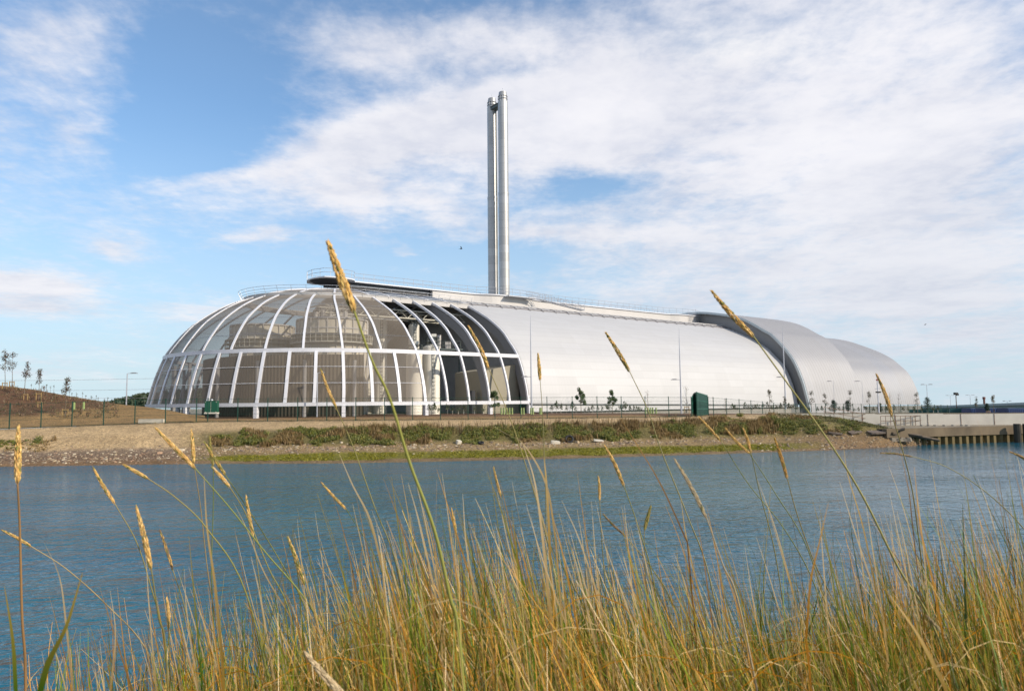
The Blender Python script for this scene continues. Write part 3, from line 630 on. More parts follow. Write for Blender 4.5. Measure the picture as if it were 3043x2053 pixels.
# ------------------------------------------------------------------ ground on the far side
def ground_mat(kind):
    mt=bpy.data.materials.new(kind); mt.use_nodes=True; t=mt.node_tree; g=NG(t); b=t.nodes['Principled BSDF']; b.inputs['Roughness'].default_value=.92; b.inputs['Specular IOR Level'].default_value=.25
    tc=g.n('ShaderNodeTexCoord'); v=tc.outputs['Object']; a=g.n('ShaderNodeAttribute'); a.attribute_name='tint'
    n1=g.noise(v,.45,6,.65); n2=g.noise(v,3.2,5,.7); n3=g.noise(g.mapping(v,sc=(1,1,2.2)),11.,3,.7)
    f=g.m('MULTIPLY',g.mr(n1.outputs[0],.3,.7,.78,1.2,False),g.m('MULTIPLY',g.mr(n2.outputs[0],.3,.7,.66,1.3,False),g.mr(n3.outputs[0],.35,.65,.58,1.42,False)))
    sc=g.n('ShaderNodeVectorMath',operation='SCALE'); g.l(a.outputs['Color'],sc.inputs[0]); g.l(f,sc.inputs['Scale'])
    if kind=='bank_soil':
        vo=g.n('ShaderNodeTexVoronoi',feature='F1'); g.l(v,vo.inputs['Vector']); vo.inputs['Scale'].default_value=6.; 
        peb=g.m('MULTIPLY',g.mr(vo.outputs['Distance'],.10,.22,1.,0.),g.mr(g.noise(v,2.,3).outputs[0],.5,.62))
        col=g.mix(g.m('MULTIPLY',peb,.7),sc.outputs[0],rgb(.50,.43,.33))
    else: col=sc.outputs[0]
    g.l(col,b.inputs['Base Color'])
    bp=g.n('ShaderNodeBump'); bp.inputs['Distance'].default_value=.2; bp.inputs['Strength'].default_value=1; g.l(g.m('ADD',n2.outputs[0],g.m('MULTIPLY',n3.outputs[0],.4)),bp.inputs['Height']); g.l(bp.outputs[0],b.inputs['Normal']); return mt
KX=[-500,0,300,600,1000,1400,1770,2100,2300,2450,2600,2790,2900]
def ki(ys,x): return float(np.interp(x,KX,ys))
SHORE=[1392,1387,1382,1378,1377,1369,1360,1350,1343,1338,1331,1319,1316]
def fence_pt(x):
    h=float(np.interp(x,[-300,27,600,1057,1500,1775,2000],[78,73,68,66.5,64,62,59])); Y=2.2*F/h
    yb=float(np.interp(x,[-300,27,400,600,1057,1500,1775,2000],[1287,1273,1259,1253,1249,1245,1241.5,1239])); p=on_Y(x,yb,Y); return p
def row_y(r,x):
    if r==1: return ki(SHORE,x)-ki([9,9,9,9,9,9,8,7,6,5,4,1,1],x)
    if r==2: return ki([1368,1366,1362,1356,1347,1340,1331,1324,1319,1315,1312,1317,1315],x)
    if r==3: return ki([1345,1342,1337,1331,1325,1320,1312,1305,1301,1297,1296,1312,1314],x)
    if r==4: return ki([1310,1306,1298,1287,1276,1270,1259,1248,1246,1252,1270,1305,1312],x)
def row_z(r,x):
    if r==1: return .10
    if r==2: return ki([.35,.35,.4,.45,.5,.5,.5,.5,.55,.6,.6,.05,0],x)
    if r==3: return ki([.85]*8+[.9,.95,.85,.15,0],x)
    if r==4: return ki([1.9,1.9,2.0,2.1,2.2,2.2,2.2,2.3,2.25,1.9,1.35,.3,0],x)
def crest(x):
    if x<=2000: return fence_pt(x)
    p0=fence_pt(2000); 
    q=[(2000,None),(2200,(1232,3.0)),(2330,(1229.5,3.05)),(2450,(1235,2.86)),(2520,(1245,2.52)),(2600,(1261,2.0)),(2680,(1280,1.40)),(2740,(1296,.85)),(2790,(1311,.25)),(2900,(1313,.05))]
    for i in range(len(q)-1):
        if q[i][0]<=x<=q[i+1][0]:
            t=(x-q[i][0])/(q[i+1][0]-q[i][0]); a=p0 if q[i][1] is None else on_z(q[i][0],*q[i][1]); b=on_z(q[i+1][0],*q[i+1][1]); return a*(1-t)+b*t
    return on_z(2900,1313,.05)
from mathutils import noise as MN
def nz(x,y,s,o=0): return MN.noise(Vector((x*s+o,y*s,o*.37)))
def bank_point(x,v):
    # v: 0 shoreline ... 5 crest
    s0=on_z(x,ki(SHORE,x),0.); c5=crest(x); R_=[s0]+[on_Y(x,row_y(r,x),s0[1]+(c5[1]-s0[1])*(.08,.25,.42,.65)[r-1]) for r in (1,2,3,4)]+[c5]
    i=min(int(v),4); t=v-i; t2=t; p=R_[i]*(1-t2)+R_[i+1]*t2
    k=min(1,v/1.0)*min(1,(5-v)/.6+.15)
    p=p+np.array([0,0,.10*k*nz(p[0],p[1],.5)+.05*k*nz(p[0],p[1],1.7,3)])
    return p
C_mud=(.21,.145,.075); C_mudR=(.21,.13,.068); C_alg=(.17,.155,.022); C_rub=(.27,.19,.09); C_grav=(.46,.325,.175); C_veg=(.15,.125,.045); C_soil=(.27,.17,.08); C_mulch=(.145,.075,.036)
def bcol(x,v):
    left=np.clip((640-x)/120,0,1); right=np.clip((x-2330)/150,0,1)
    stops=[(0,C_mud),(.9,C_mud),(1.1,C_alg),(1.9,C_alg),(2.25,C_rub),(3.0,C_rub),(3.2,C_veg),(3.9,C_veg),(4.3,C_grav),(5,C_grav)]
    vs=[s[0] for s in stops]; c=np.array([np.interp(v,vs,[s[1][j] for s in stops]) for j in range(3)])
    if left>0:
        sl=[(0,C_mudR),(1.,C_mudR),(2.,(.17,.11,.07)),(2.9,(.22,.16,.11)),(3.2,C_grav),(5,C_grav)]; c2=np.array([np.interp(v,[s[0] for s in sl],[s[1][j] for s in sl]) for j in range(3)]); c=c*(1-left)+c2*left
    if right>0:
        sr=[(0,C_mudR),(1.,(.22,.14,.07)),(3.,(.23,.155,.08)),(4.,(.20,.17,.06)),(5,(.17,.16,.04))]; c2=np.array([np.interp(v,[s[0] for s in sr],[s[1][j] for s in sr]) for j in range(3)]); c=c*(1-right)+c2*right
    return tuple(c)
mb=MB(); rows=[]; cols=[]
for x in np.arange(-500,2905,14.):
    s=on_z(x,ki(SHORE,x),0.); r=[s+np.array([s[0]*-.02,-2.5,-.9])]; c=[C_mud]
    for v in np.arange(0,5.01,.16): r.append(bank_point(x,min(v,5.))); c.append(bcol(x,v))
    e=crest(x); r.append(e+np.array([0,.6,-.6])); c.append(C_grav)
    rows.append(r); cols+=c
mb.grid(rows,flip=True); mb.c=cols; tag(mb.build('river_bank',ground_mat('bank_soil'),smooth=True),kind='structure')

# wall line and quay on the right
def wall_pt(x,top=True): 
    Y=float(np.interp(x,[2330,3043,3700],[79.6,76.8,75])); return on_Y(x,1228.5,Y)
WL=[wall_pt(x)[:2] for x in (2290,2450,2600,2800,3043,3350,3700)]; WL.append(WL[-1]+np.array([40,-1.5]))
def zg(X,Y):
    # height of the made ground behind the fence, falling away to the right and back
    z=3.15
    k=max(0,(X-5)/45.); drop=max(0,Y-82)*.019*min(1,k); z-=min(drop,2.9)
    z-=.35*min(1,max(0,(X-0)/50.))
    return max(z,.25)
mb=MB(); rows=[]; cols=[]
for x in list(np.arange(-900,2331,40.))+list(np.arange(2370,4400,60.)):
    if x<=2000: p=fence_pt(max(x,-300)) if x>=-300 else on_Y(x,1287,59.); p=p+np.array([0,-.15,-.03])
    elif x<=2330: t=(x-2000)/330; a=fence_pt(2000); b=np.array([*WL[0],3.0]); p=a*(1-t)+b*t; p=p+np.array([0,.35,0])
    else: w=wall_pt(min(x,3700)); p=np.array([w[0],w[1]+.15,w[2]-.05]) if x<=3700 else np.array([w[0]+(x-3700)*.04,w[1]-1,2.84])
    d=np.array([p[0],p[1]])/p[1]; r=[p]; c=[(.24,.17,.10)]
    for Y in (p[1]+.9,p[1]+2.2,p[1]+4.5,84,87,90,94,100,110,125,150,190,260,400,(470 if x>1400 else 760)):
        if Y<=r[-1][1]: Y=r[-1][1]+1.
        X=d[0]*Y; t=min(1,(Y-p[1])/9.); z=p[2]*(1-t)+zg(X,Y)*t+.06*nz(X,Y,.4)+.03*nz(X,Y,1.3); r.append((X,Y,z if Y<500 else min(z,1.5)))
        c.append((.30,.19,.085) if Y<82 else ((.16,.085,.05) if Y<100 else (.24,.22,.17)))
    rows.append(r); cols+=c
mb.grid(rows,flip=True); mb.c=cols; tag(mb.build('ground',ground_mat('made_ground'),smooth=True),kind='structure')

# earth mound on the left
CR_X=[-900,-300,0,100,200,307,344,437,500,560,620]; CR_Y=[1105,1125,1145,1157,1176,1193,1200,1209,1219,1231,1236]; CR_D=[96,92,88,86,85,84,83,81,80,79,78]
def crest_m(x): return on_Y(x,float(np.interp(x,CR_X,CR_Y)),float(np.interp(x,CR_X,CR_D)))
mb=MB(); rows=[]; cols=[]
for x in np.arange(-900,621,13.):
    f=fence_pt(max(x,-300)) if x>=-300 else on_Y(x,1287,59.); f=f+np.array([0,.5,.02]); cpt=crest_m(x); r=[]
    for t in np.linspace(0,1,18):
        s=t*t*(3-2*t)*.35+t*.65; p=f*(1-t)+cpt*t; p[2]=f[2]*(1-s)+cpt[2]*s; k=math.sin(math.pi*min(t,.999))*.5+.08
        p[2]+=k*(.22*nz(p[0],p[1],.22,5)+.10*nz(p[0],p[1],.8,2)); r.append(p)
        yb=float(np.interp(x,[-300,0,90,150,300,345,346],[1255,1243,1236,1229,1212,1201,1100])); d=p-np.array([0,0,CH]); py=CY-F*(d@UP)/(d@fw)+3*nz(p[0],p[1],.9)
        w=np.clip((yb-py)/3.,0,1); top=np.clip((t-.93)/.05,0,1)
        c=np.array((.30,.185,.075))*(1-w)+np.array(C_mulch)*w; c=c*(1-top*w)+np.array((.30,.18,.08))*top*w; cols.append(tuple(c))
    e=r[-1]; 
    for dY,dz in ((3,-.1),(9,-.6),(22,-2.4),(40,-4.5)): r.append(e+np.array([e[0]/e[1]*dY,dY,dz])); cols.append((.2,.14,.08))
    rows.append(r)
mb.grid(rows,flip=True); mb.c=cols; mound=tag(mb.build('earth_mound',ground_mat('mound_soil'),smooth=True),kind='structure')

# wooded hill far behind on the left
def leafcloud(mb,c,r,n,size,cols,flat=1.,seed=None,bottom=-1.):
    R=random.Random(seed) if seed is not None else random
    for _ in range(n):
        while True:
            a=Vector((R.gauss(0,1),R.gauss(0,1),R.gauss(0,1)))
            if a.length>.1: break
        a.normalize(); rr=(R.random()**.45); p=(c[0]+a.x*r[0]*rr,c[1]+a.y*r[1]*rr,c[2]+a.z*r[2]*rr*flat)
        if a.z*rr<bottom: continue
        s=size*(.6+.8*R.random()); u=Vector((R.gauss(0,1),R.gauss(0,1),R.gauss(0,1))).normalized(); w=u.orthogonal().normalized(); P=Vector(p); k=R.choice(cols); f=.75+.5*R.random(); k=tuple(q*f for q in k)
        mb.add([P-u*s,P+w*s*.5,P+u*s,P-w*s*.5],[(0,1,2,3)],k)
mb=MB(); base=[]; R0=random.Random(3)
HX=[-80,320,352,392,437,520,600,680,800,1000]; HY=[1208,1206,1192,1185,1175,1168,1160,1172,1186,1196]
rows=[]
for x in np.arange(320,1001,10.):
    yt=float(np.interp(x,HX,HY)); rows.append([on_Y(x,1212,560),on_Y(x,yt+5,600),on_Y(x,1212,660)])
mbh=MB(); mbh.grid(rows,flip=True); mbh.c=[(.03,.045,.02)]*len(mbh.v); hill=tag(mbh.build('hill',ground_mat('hill_soil')),kind='structure')
for x in np.arange(322,1000,3.2):
    yt=float(np.interp(x,HX,HY))
    for _ in range(3):
        y=yt+R0.random()**1.3*(1206-yt)*.8; p=on_Y(x+R0.uniform(-2,2),y,600-28*(y-yt)/25-R0.random()*8); leafcloud(mb,p,(3.6,3.6,3.0),34,1.5,[(.025,.05,.022),(.035,.06,.025),(.045,.065,.03)])
tag(mb.build('wooded_hillside',M['leaf']),'dark green wooded hillside far behind the left edge of the dome','trees',kind='stuff')

# ------------------------------------------------------------------ shore stones and vegetation
STC=[(.36,.28,.18),(.28,.21,.13),(.42,.35,.25),(.22,.16,.11),(.30,.19,.12),(.16,.12,.09)]
def stone(mb,p,s,R,col=None,flat=.5):
    n=6; top=[];bot=[]; a0=R.random()*6; 
    for k in range(n):
        a=a0+k*2*math.pi/n; rr=s*(.7+.5*R.random()); bot.append((p[0]+rr*math.cos(a)*1.15,p[1]+rr*math.sin(a),p[2]-s*.3)); top.append((p[0]+rr*.68*math.cos(a)*1.15,p[1]+rr*.68*math.sin(a),p[2]+s*flat*(.7+.5*R.random())))
    col=col or tuple(c*fk for fk in (.7+.6*R.random(),) for c in R.choice(STC)); mb.add(bot+top,[tuple(range(n,2*n))]+[(k,(k+1)%n,(k+1)%n+n,k+n) for k in range(n)],col)
mb=MB(); R1=random.Random(11)
for _ in range(5200):
    x=R1.uniform(-450,2780); left=x<640; u=R1.random()
    if x<640: v=R1.gauss(2.2,.75) 
    elif x<2250: v=R1.gauss(2.72,.30) if u<.72 else R1.uniform(2.,4.9)
    else: v=R1.uniform(.6,4.)
    if not(.3<v<4.95): continue
    if 640<x<2250 and v>3.2 and R1.random()<.6: continue
    s=.045+.11*R1.random()**3.2; 
    if R1.random()<.02: s*=2.1
    if v>3.3: s*=.55
    stone(mb,bank_point(x,v),s,R1,flat=.45)
tag(mb.build('shore_stones',M['stone']),'pale stones and rubble strewn along the far waterline','stones',kind='stuff')

GV=[(.12,.14,.018),(.16,.165,.025),(.07,.09,.014),(.20,.17,.03)]; BV=[(.25,.17,.06),(.30,.21,.085),(.18,.11,.04)]; AV=[(.24,.22,.015),(.28,.25,.02),(.16,.17,.015)]
def tuft(mb,p,h,n,cols,R,lean=.35,w=.045):
    for _ in range(n):
        a=R.random()*6.283; l=h*(.5+.6*R.random()); d=R.random()*lean*l; b=Vector((p[0]+R.gauss(0,.12),p[1]+R.gauss(0,.12),p[2]-.03)); t=b+Vector((math.cos(a)*d,math.sin(a)*d,l)); s=Vector((math.sin(a+1),math.cos(a+1),0))*w; c=R.choice(cols); f=.7+.6*R.random(); c=tuple(q*f for q in c)
        mid=(b+t)/2+Vector((0,0,l*.08)); mb.add([b-s,b+s,mid+s*.8,t,mid-s*.8],[(0,1,2,3,4)],c)
mb=MB(); R2=random.Random(21)
for _ in range(5200):
    x=(R2.uniform(625,2420) if R2.random()<.94 else R2.uniform(2380,2560)) if R2.random()<.93 else R2.uniform(-450,165); 
    if x<200: v=R2.uniform(3.0,4.0) if x>-200 else R2.uniform(3,4.4)
    else:
        hi=4.0+.35*nz(x,0,.013)+.2*nz(x,0,.05,3); lo=3.05-.25*nz(x,5,.02,1)-.15*nz(x,5,.07,1); v=lo+(hi-lo)*R2.random()
        if x>2100: v=R2.uniform(3.2,4.7)
    p=bank_point(x,min(v,4.95)); cl=nz(p[0],p[1],.33,9)+.5*nz(p[0],p[1],1.1,4)
    if x>165 and x<720 and v>3.75: continue
    brown=(cl>.14) or (x>1750 and v>3.8 and x<2250 and cl>-.35); cols=BV if brown else GV; h=(.44 if brown else .38)*(1+.9*nz(p[0],p[1],.35,1)+.5*nz(p[0],p[1],1.5,7))
    h*=.78
    if nz(x,v*30,.018,8)<-.20: continue
    if x<720: h*=.6
    if x>2380: h*=.5; v=min(v,4.8)
    if brown: tuft(mb,p,h*1.2,9,cols,R2,.4,.035)
    else:
        leafcloud(mb,(p[0],p[1],p[2]+h*.45),(.34,.34,h*.7),22,.075,cols,seed=None); tuft(mb,p,h*1.2,4,GV,R2,.4,.04)
for _ in range(900):
    x=R2.uniform(2300,2720); v=R2.uniform(4.0,4.95); tuft(mb,bank_point(x,v),.16,6,[(.12,.12,.04),(.16,.13,.06),(.08,.09,.03)],R2,.6,.03)
for _ in range(420):
    x=R2.uniform(1000,2100); p=bank_point(x,R2.uniform(3.6,4.1)); tuft(mb,p,.85,4,BV+[(.09,.05,.03)],R2,.3,.02)
tag(mb.build('bank_vegetation',M['leaf']),'rough green and straw-brown scrub covering the far bank','scrub',kind='stuff')
mb=MB()
for _ in range(5200):
    x=R2.uniform(600,2330); v=R2.uniform(1.02,2.0)+.12*nz(x,1,.03)
    if x<760 and R2.random()<(760-x)/160: continue
    if nz(x,v*20,.04,2)<-.25: continue
    p=bank_point(x,v); tuft(mb,p,.10,5,AV,R2,.9,.05)
tag(mb.build('saltmarsh_turf',M['leaf']),'low yellow-green salt turf strip just above the far waterline','turf',kind='stuff')

mb=MB(); R8=random.Random(8)
for _ in range(900):
    x=R8.uniform(-250,345); f=fence_pt(x)+np.array([0,.5,.02]); cpt=crest_m(x); t=R8.uniform(.25,.97); sm=t*t*(3-2*t)*.35+t*.65; p=f*(1-t)+cpt*t; p[2]=f[2]*(1-sm)+cpt[2]*sm+.06
    tuft(mb,p,.12+.35*R8.random()**3,4,[(.20,.12,.07),(.10,.09,.03),(.26,.19,.11),(.08,.05,.03)],R8,.5,.035)
for _ in range(500):
    x=R8.uniform(-300,2300); f=fence_pt(min(x,2000)); p=f+np.array([0,R8.uniform(-.4,2.2),.0]); tuft(mb,p,.07+.1*R8.random(),4,[(.24,.17,.07),(.14,.13,.04)],R8,.8,.03)
tag(mb.build('mound_weeds',M['leaf']),'sparse dry weeds and seedlings dotting the brown soil behind the fence','weeds',kind='stuff')

# lone debris
def bp_xy(x,y):
    # ground point on the bank under a sight line
    best=None
    for v in np.arange(0,5.01,.05):
        p=bank_point(x,v); d=p-np.array([0,0,CH]); py=CY-F*(d@UP)/(d@fw)
        if best is None or abs(py-y)<best[0]: best=(abs(py-y),p)
    return best[1]
def tyre(x,y,r,label,tilt):
    p=bp_xy(x,y); mb=MB(); n=24; k=10; vs=[];fs=[]
    for i in range(n):
        a=i*2*math.pi/n
        for j in range(k):
            b=j*2*math.pi/k; rr=r*(.74+.26*math.cos(b)); vs.append(Matrix.Rotation(tilt,3,'X')@Vector((rr*math.cos(a),rr*math.sin(a),r*.30*math.sin(b)))+Vector((p[0],p[1],p[2]+r*.5*abs(math.sin(tilt))+.1)))
    for i in range(n):
        for j in range(k): fs.append((i*k+j,((i+1)%n)*k+j,((i+1)%n)*k+(j+1)%k,i*k+(j+1)%k))
    mb.add(vs,fs); tag(mb.build('tyre',M['black'],origin=tuple(p),smooth=True),label,'tyre','dumped tyres on the far bank')
tyre(1430,1320,.27,'small black tyre lying among pale stones below the scrub',.35)
tyre(1692,1313,.42,'larger black tyre leaning half upright in the far bank scrub',1.1)
def slab(x,y,sx,sy,sz,rz,tx,ty,mt,name,label,cat,dz=.05,grp=None):
    p=bp_xy(x,y); mb=MB(); R=random.Random(int(x)); prof=[(-.5,-.42),(-.3,-.5),(.2,-.46),(.5,-.4),(.46,.1),(.5,.42),(.1,.5),(-.4,.46),(-.5,.1)]
    M_=Matrix.Rotation(rz,3,'Z')@Matrix.Rotation(tx,3,'X')@Matrix.Rotation(ty,3,'Y'); n=len(prof)
    vs=[M_@Vector((a*sx*(.95+.1*R.random()),b*sy,z))+Vector((p[0],p[1],p[2]+dz)) for z in (-sz/2,sz/2) for a,b in prof]
    mb.add(vs,[tuple(range(n-1,-1,-1)),tuple(range(n,2*n))]+[(k,(k+1)%n,(k+1)%n+n,k+n) for k in range(n)])
    return tag(mb.build(name,mt,origin=tuple(p)),label,cat,grp)
MS=mat('broken_slab_rock',(.17,.13,.10),.9,0,.3,3,.02,9); MT=mat('weathered_timber',(.11,.085,.06),.9,0,.35,4,.02,9,stretch=(.3,1,1))
slab(2610,1288,2.0,1.3,.16,.1,.16,-.05,MS,'concrete_slab','broken flat slab jutting from the shore, largest and furthest right','slab',.15,'broken slabs on the shore')
slab(2540,1287,1.3,.7,.12,.3,.25,-.12,MS,'concrete_slab','broken slab tilted up at one end, middle of the three','slab',.12,'broken slabs on the shore')
slab(2482,1290,1.3,.6,.16,-.2,.1,.12,MS,'concrete_slab','broken slab half sunk in earth, left one of the three','slab',.08,'broken slabs on the shore')
slab(1778,1312,.9,.4,.14,.2,.1,.1,M['conc'],'plastic_scrap','white bent scrap lying at the foot of the scrub','scrap',.1)
slab(1650,1318,.8,.5,.3,.2,.1,.1,M['block'],'boulder','pale flat boulder below the scrub, left of the leaning tyre','boulder',.1)
slab(1363,1318,.45,.4,.35,.6,.3,.1,M['block'],'boulder','rounded cream boulder among the stones, left of the small tyre','boulder',.1)
for i,(x,y,L,rz,ty,lb) in enumerate([(2655,1291,1.9,-.5,-.28,'short grey plank propped at the quay end, highest of the heap'),(2690,1296,2.8,-.35,.20,'long weathered plank sloping down to the right, at the back of the heap'),(2712,1301,3.0,-.35,.22,'long weathered plank in the middle of the heap by the sheet piling'),(2735,1307,3.0,-.38,.20,'long weathered plank at the front of the heap nearest the water'),(2664,1300,1.6,.5,.25,'stubby plank crossing the heap at its left end')]):
    slab(x,y-2,L*1.1,.45,.16,rz,.35,ty,MT,'timber_plank',lb,'plank',.22,'weathered planks heaped at the quay end')
mb=MB(); p=bp_xy(2668,1311); 
for k in range(5): stone(mb,(p[0]+k*.42-.6,p[1]+.15*(k%2),p[2]+.08),.34,R1,(.23,.19,.14),.8)
tag(mb.build('rock_toe',M['stone'],origin=tuple(p)),'row of rounded rocks at the waterline under the plank heap','rocks')
# white concrete block by the fence
p=on_z(437,1260,2.95); p=fence_pt(437)+np.array([0,.8,.0]); mb=MB(); mb.box((p[0],p[1],p[2]+.18),2.25,.5,.42,.03); tag(mb.build('concrete_block',M['block'],origin=tuple(p)),'long pale concrete block on the ground beside the left fence','block')

# ------------------------------------------------------------------ green mesh fence
def mesh_fence(posts,h,label,hs,wire=.007,vstep=.10,group=None):
    o=tuple(posts[0]); root=thing('mesh_fence',o,label,'fence')
    for p in posts:
        mb=MB(); mb.box((p[0],p[1],p[2]+h/2-.15),.07,.07,h+.36); mb.box((p[0],p[1],p[2]+h+.045),.085,.085,.03); mb.build('post',M['green'],root,origin=(p[0],p[1],p[2]))
    mb=MB()
    for a,b in zip(posts[:-1],posts[1:]):
        a=np.array(a);b=np.array(b)
        for f,th in hs: mb.tube([a+[0,0,h*f],b+[0,0,h*f]],th,4,cap=False)
        n=int(np.linalg.norm(b-a)/vstep)
        for k in range(1,n):
            q=a+(b-a)*k/n; w=wire/2; d=(b-a)/np.linalg.norm(b-a)*w
            mb.add([q-d,q+d,q+d+[0,0,h],q-d+[0,0,h]],[(0,1,2,3)])
    mb.build('wire_panel',M['green'],root,origin=o); return root
hsA=[(.985,.014),(.62,.011),(.33,.011),(.02,.014),(.8,.005),(.48,.005),(.17,.005)]
pxs=[-340,-245,-150,-60,27,121,213,307,400,491,583,617,706,795,884,971,1057,1142,1226,1309,1391,1471,1548,1626,1701,1775,1847,1918,1988,2056]
mesh_fence([fence_pt(x) if x<=2000 else fence_pt(2000)+(fence_pt(2000)-fence_pt(1988))*((x-2000)/12.) for x in pxs],2.2,'long dark green mesh fence in front of the dome, running left of the green gate',hsA)
# fence beyond the gate, running away towards the rear of the hall
def fpt(x,yt,h=2.0): 
    Y=float(np.interp(x,[2119,2300,2500,2815,3043],[80,98,112,118,112])); p=on_Y(x,yt,Y); return p-np.array([0,0,h])
px2=[(2104,1180),(2119,1181),(2158,1184.5),(2196,1187),(2231,1190.5),(2265,1193.5),(2299,1197),(2332,1199),(2364,1199.5),(2394,1199.5),(2424,1200),(2453,1200),(2480,1200),(2507,1200),(2534,1200.5),(2559,1200.5),(2584,1201),(2608,1201),(2631,1201),(2654,1201.5),(2676,1201.5),(2698,1202),(2719,1202),(2739,1202),(2758,1202.5),(2777,1203),(2796,1203.5),(2815,1204)]
mesh_fence([fpt(x,y) for x,y in px2],2.0,'dark green mesh fence right of the gate, above the white wall',[(.985,.014),(.6,.011),(.3,.011),(.8,.005)],.009,.13)
# green gate: slatted angled screen
g0=on_Y(2056,1245,79.); o=tuple(g0); gt=thing('green_gate',o,'tall dark green slatted gate with a peaked top on the far bank','gate')
P=[on_Y(2056,1245,79.),on_Y(2064,1244,80.2),on_Y(2072,1243,79.4),on_Y(2103,1232,83.5)]; Hh=[2.35,2.9,2.95,2.3]
for i in range(3):
    a,b=P[i].copy(),P[i+1].copy(); a[2]=min(a[2],2.7); b[2]=min(b[2],2.7); d=(b-a); L=np.linalg.norm(d[:2]); rz=math.atan2(d[1],d[0]); n=[3,3,9][i]; mb=MB()
    zt0=P[i][2]+Hh[i]; zt1=P[i+1][2]+Hh[i+1]
    for k in range(n):
        t=(k+.5)/n; q=a+d*t; zt=zt0+(zt1-zt0)*t; mb.box((q[0],q[1],(q[2]+zt)/2),L/n*.86,.06,zt-q[2],rz)
    mb.build('slat_panel',M['green'],gt,origin=o); mb=MB()
    for f in (.06,.36,.68,.97):
        mb.tube([a+[0,-.06,(zt0-a[2])*f],b+[0,-.06,(zt1-b[2])*f]],.035,4)
    mb.build('frame',mat('gate_frame_green',(.03,.16,.11),.4),gt,origin=o)
for i in (0,2,3): mb=MB(); mb.box((P[i][0],P[i][1],P[i][2]+Hh[i]/2-.1),.1,.1,Hh[i]+.25); mb.build('post',M['green'],gt,origin=o)
# green cabinet in front of the dome
p=on_Y(629,1228,74); o=(p[0],p[1],p[2]-.05); cb=thing('equipment_cabinet',o,'bright green equipment cabinet standing left of centre under the dome edge','cabinet')
mb=MB(); mb.box((p[0],p[1],p[2]+.68),1.28,.5,1.18); mb.box((p[0],p[1],p[2]+1.29),1.34,.56,.05); mb.build('body',mat('cabinet_green',(.005,.085,.045),.45,0,.06,2),cb,origin=o)
mb=MB(); mb.box((p[0],p[1],p[2]+.03),1.35,.55,.14); mb.build('base',M['conc'],cb,origin=o)
mb=MB()
for sx in (-.56,.56):
    for sz in (.15,1.18): mb.box((p[0]+sx,p[1]-.26,p[2]+sz),.07,.03,.07)
mb.box((p[0],p[1]-.255,p[2]+.68),.015,.02,1.1); mb.build('door_fitting',M['conc'],cb,origin=o)
mb=MB(); mb.lathe((p[0]+.0,p[1],p[2]+1.32),[(.10,0),(.12,.06),(.06,.14),(0.01,.16)],12); mb.build('beacon',M['white'],cb,origin=o)

# ------------------------------------------------------------------ masts and lamps
def lamp(x,yb,yt,Y,label,arm=-1,headw=.55,mast_y=None,group='slim lamp masts along the hall',r=.07,double=False,black=False):
    p=on_Y(x,yb,Y); top=on_Y(x,yt,Y)[2]; o=tuple(p); root=thing('lamp_mast' if mast_y else 'street_lamp',o,label,'lamp',group)
    H=(on_Y(x,mast_y,Y)[2] if mast_y else top); mb=MB()
    if mast_y: 
        hm=H-p[2]; mb.tube([(p[0],p[1],p[2]-.2),(p[0],p[1],p[2]+hm*.33),(p[0],p[1],p[2]+hm*.72),(p[0],p[1],H-.9)],[r*1.7,r*1.35,r*1.0,r*.6],8); mb.tube([(p[0],p[1],H-.9),(p[0],p[1],H)],r*.3,5)
    else: mb.tube([(p[0],p[1],p[2]-.2),(p[0],p[1],top)],[r*1.2,r*.8],8)
    mb.build('pole',M['mast'],root,origin=o)
    for s in ((arm,-arm) if double else (arm,)):
        mb=MB(); mb.tube([(p[0],p[1],top),(p[0]+s*.5,p[1],top+.03)],r*.45,5); mb.build('arm',M['mast'],root,origin=o)
        mb=MB(); c=(p[0]+s*(.42+headw*.7),p[1],top+.03); 
        mb.box(c,headw*1.5,.26,.07); mb.box((c[0],c[1],c[2]+.06),headw*.9,.2,.07); mb.build('head',M['black'] if black else M['head'],root,origin=o)
    return root
lamp(1580,1232,1120,86,'tall slim white mast with a low lamp arm, beside the last white dome rib',mast_y=938)
lamp(2025,1226,1128.5,92,'tall slim white mast with a low lamp arm, left of the green gate',mast_y=975)
lamp(2335,1212,1121,108,'tall slim white mast crossing the dark curved fascia',mast_y=972)
lamp(942,1233,1108,79,'white street lamp standing in front of the middle of the dome',arm=1,headw=.25,group='street lamps',r=.06)
lamp(375,1204,1110,86,'white street lamp alone in the gap between mound and dome',arm=1,headw=.55,group='street lamps',r=.07)
lamp(2481,1228,1133,128,'street lamp before the raised roof, pole nearly invisible against the silver cladding',headw=.5,group='street lamps',r=.035)
lamp(2566,1228,1133,128,'street lamp in front of the rear roof, right of the seam with the raised roof',headw=.6,group='street lamps',r=.035)
lamp(2758,1222,1143,140,'street lamp just right of the hall end, above a small dark conifer',headw=.5,arm=-1,double=True,group='street lamps',r=.05)
lamp(2826,1215,1175,230,'distant double-headed street lamp, left of the black floodlight',headw=.7,double=True,group='street lamps',r=.06)
lamp(2885,1215,1174,230,'distant double-headed street lamp, right of the black floodlight',headw=.7,double=True,group='street lamps',r=.06)
lamp(2995,1225,1192,150,'short thin street lamp at the far right above the teal ramp',headw=.3,double=True,group='street lamps',r=.05)
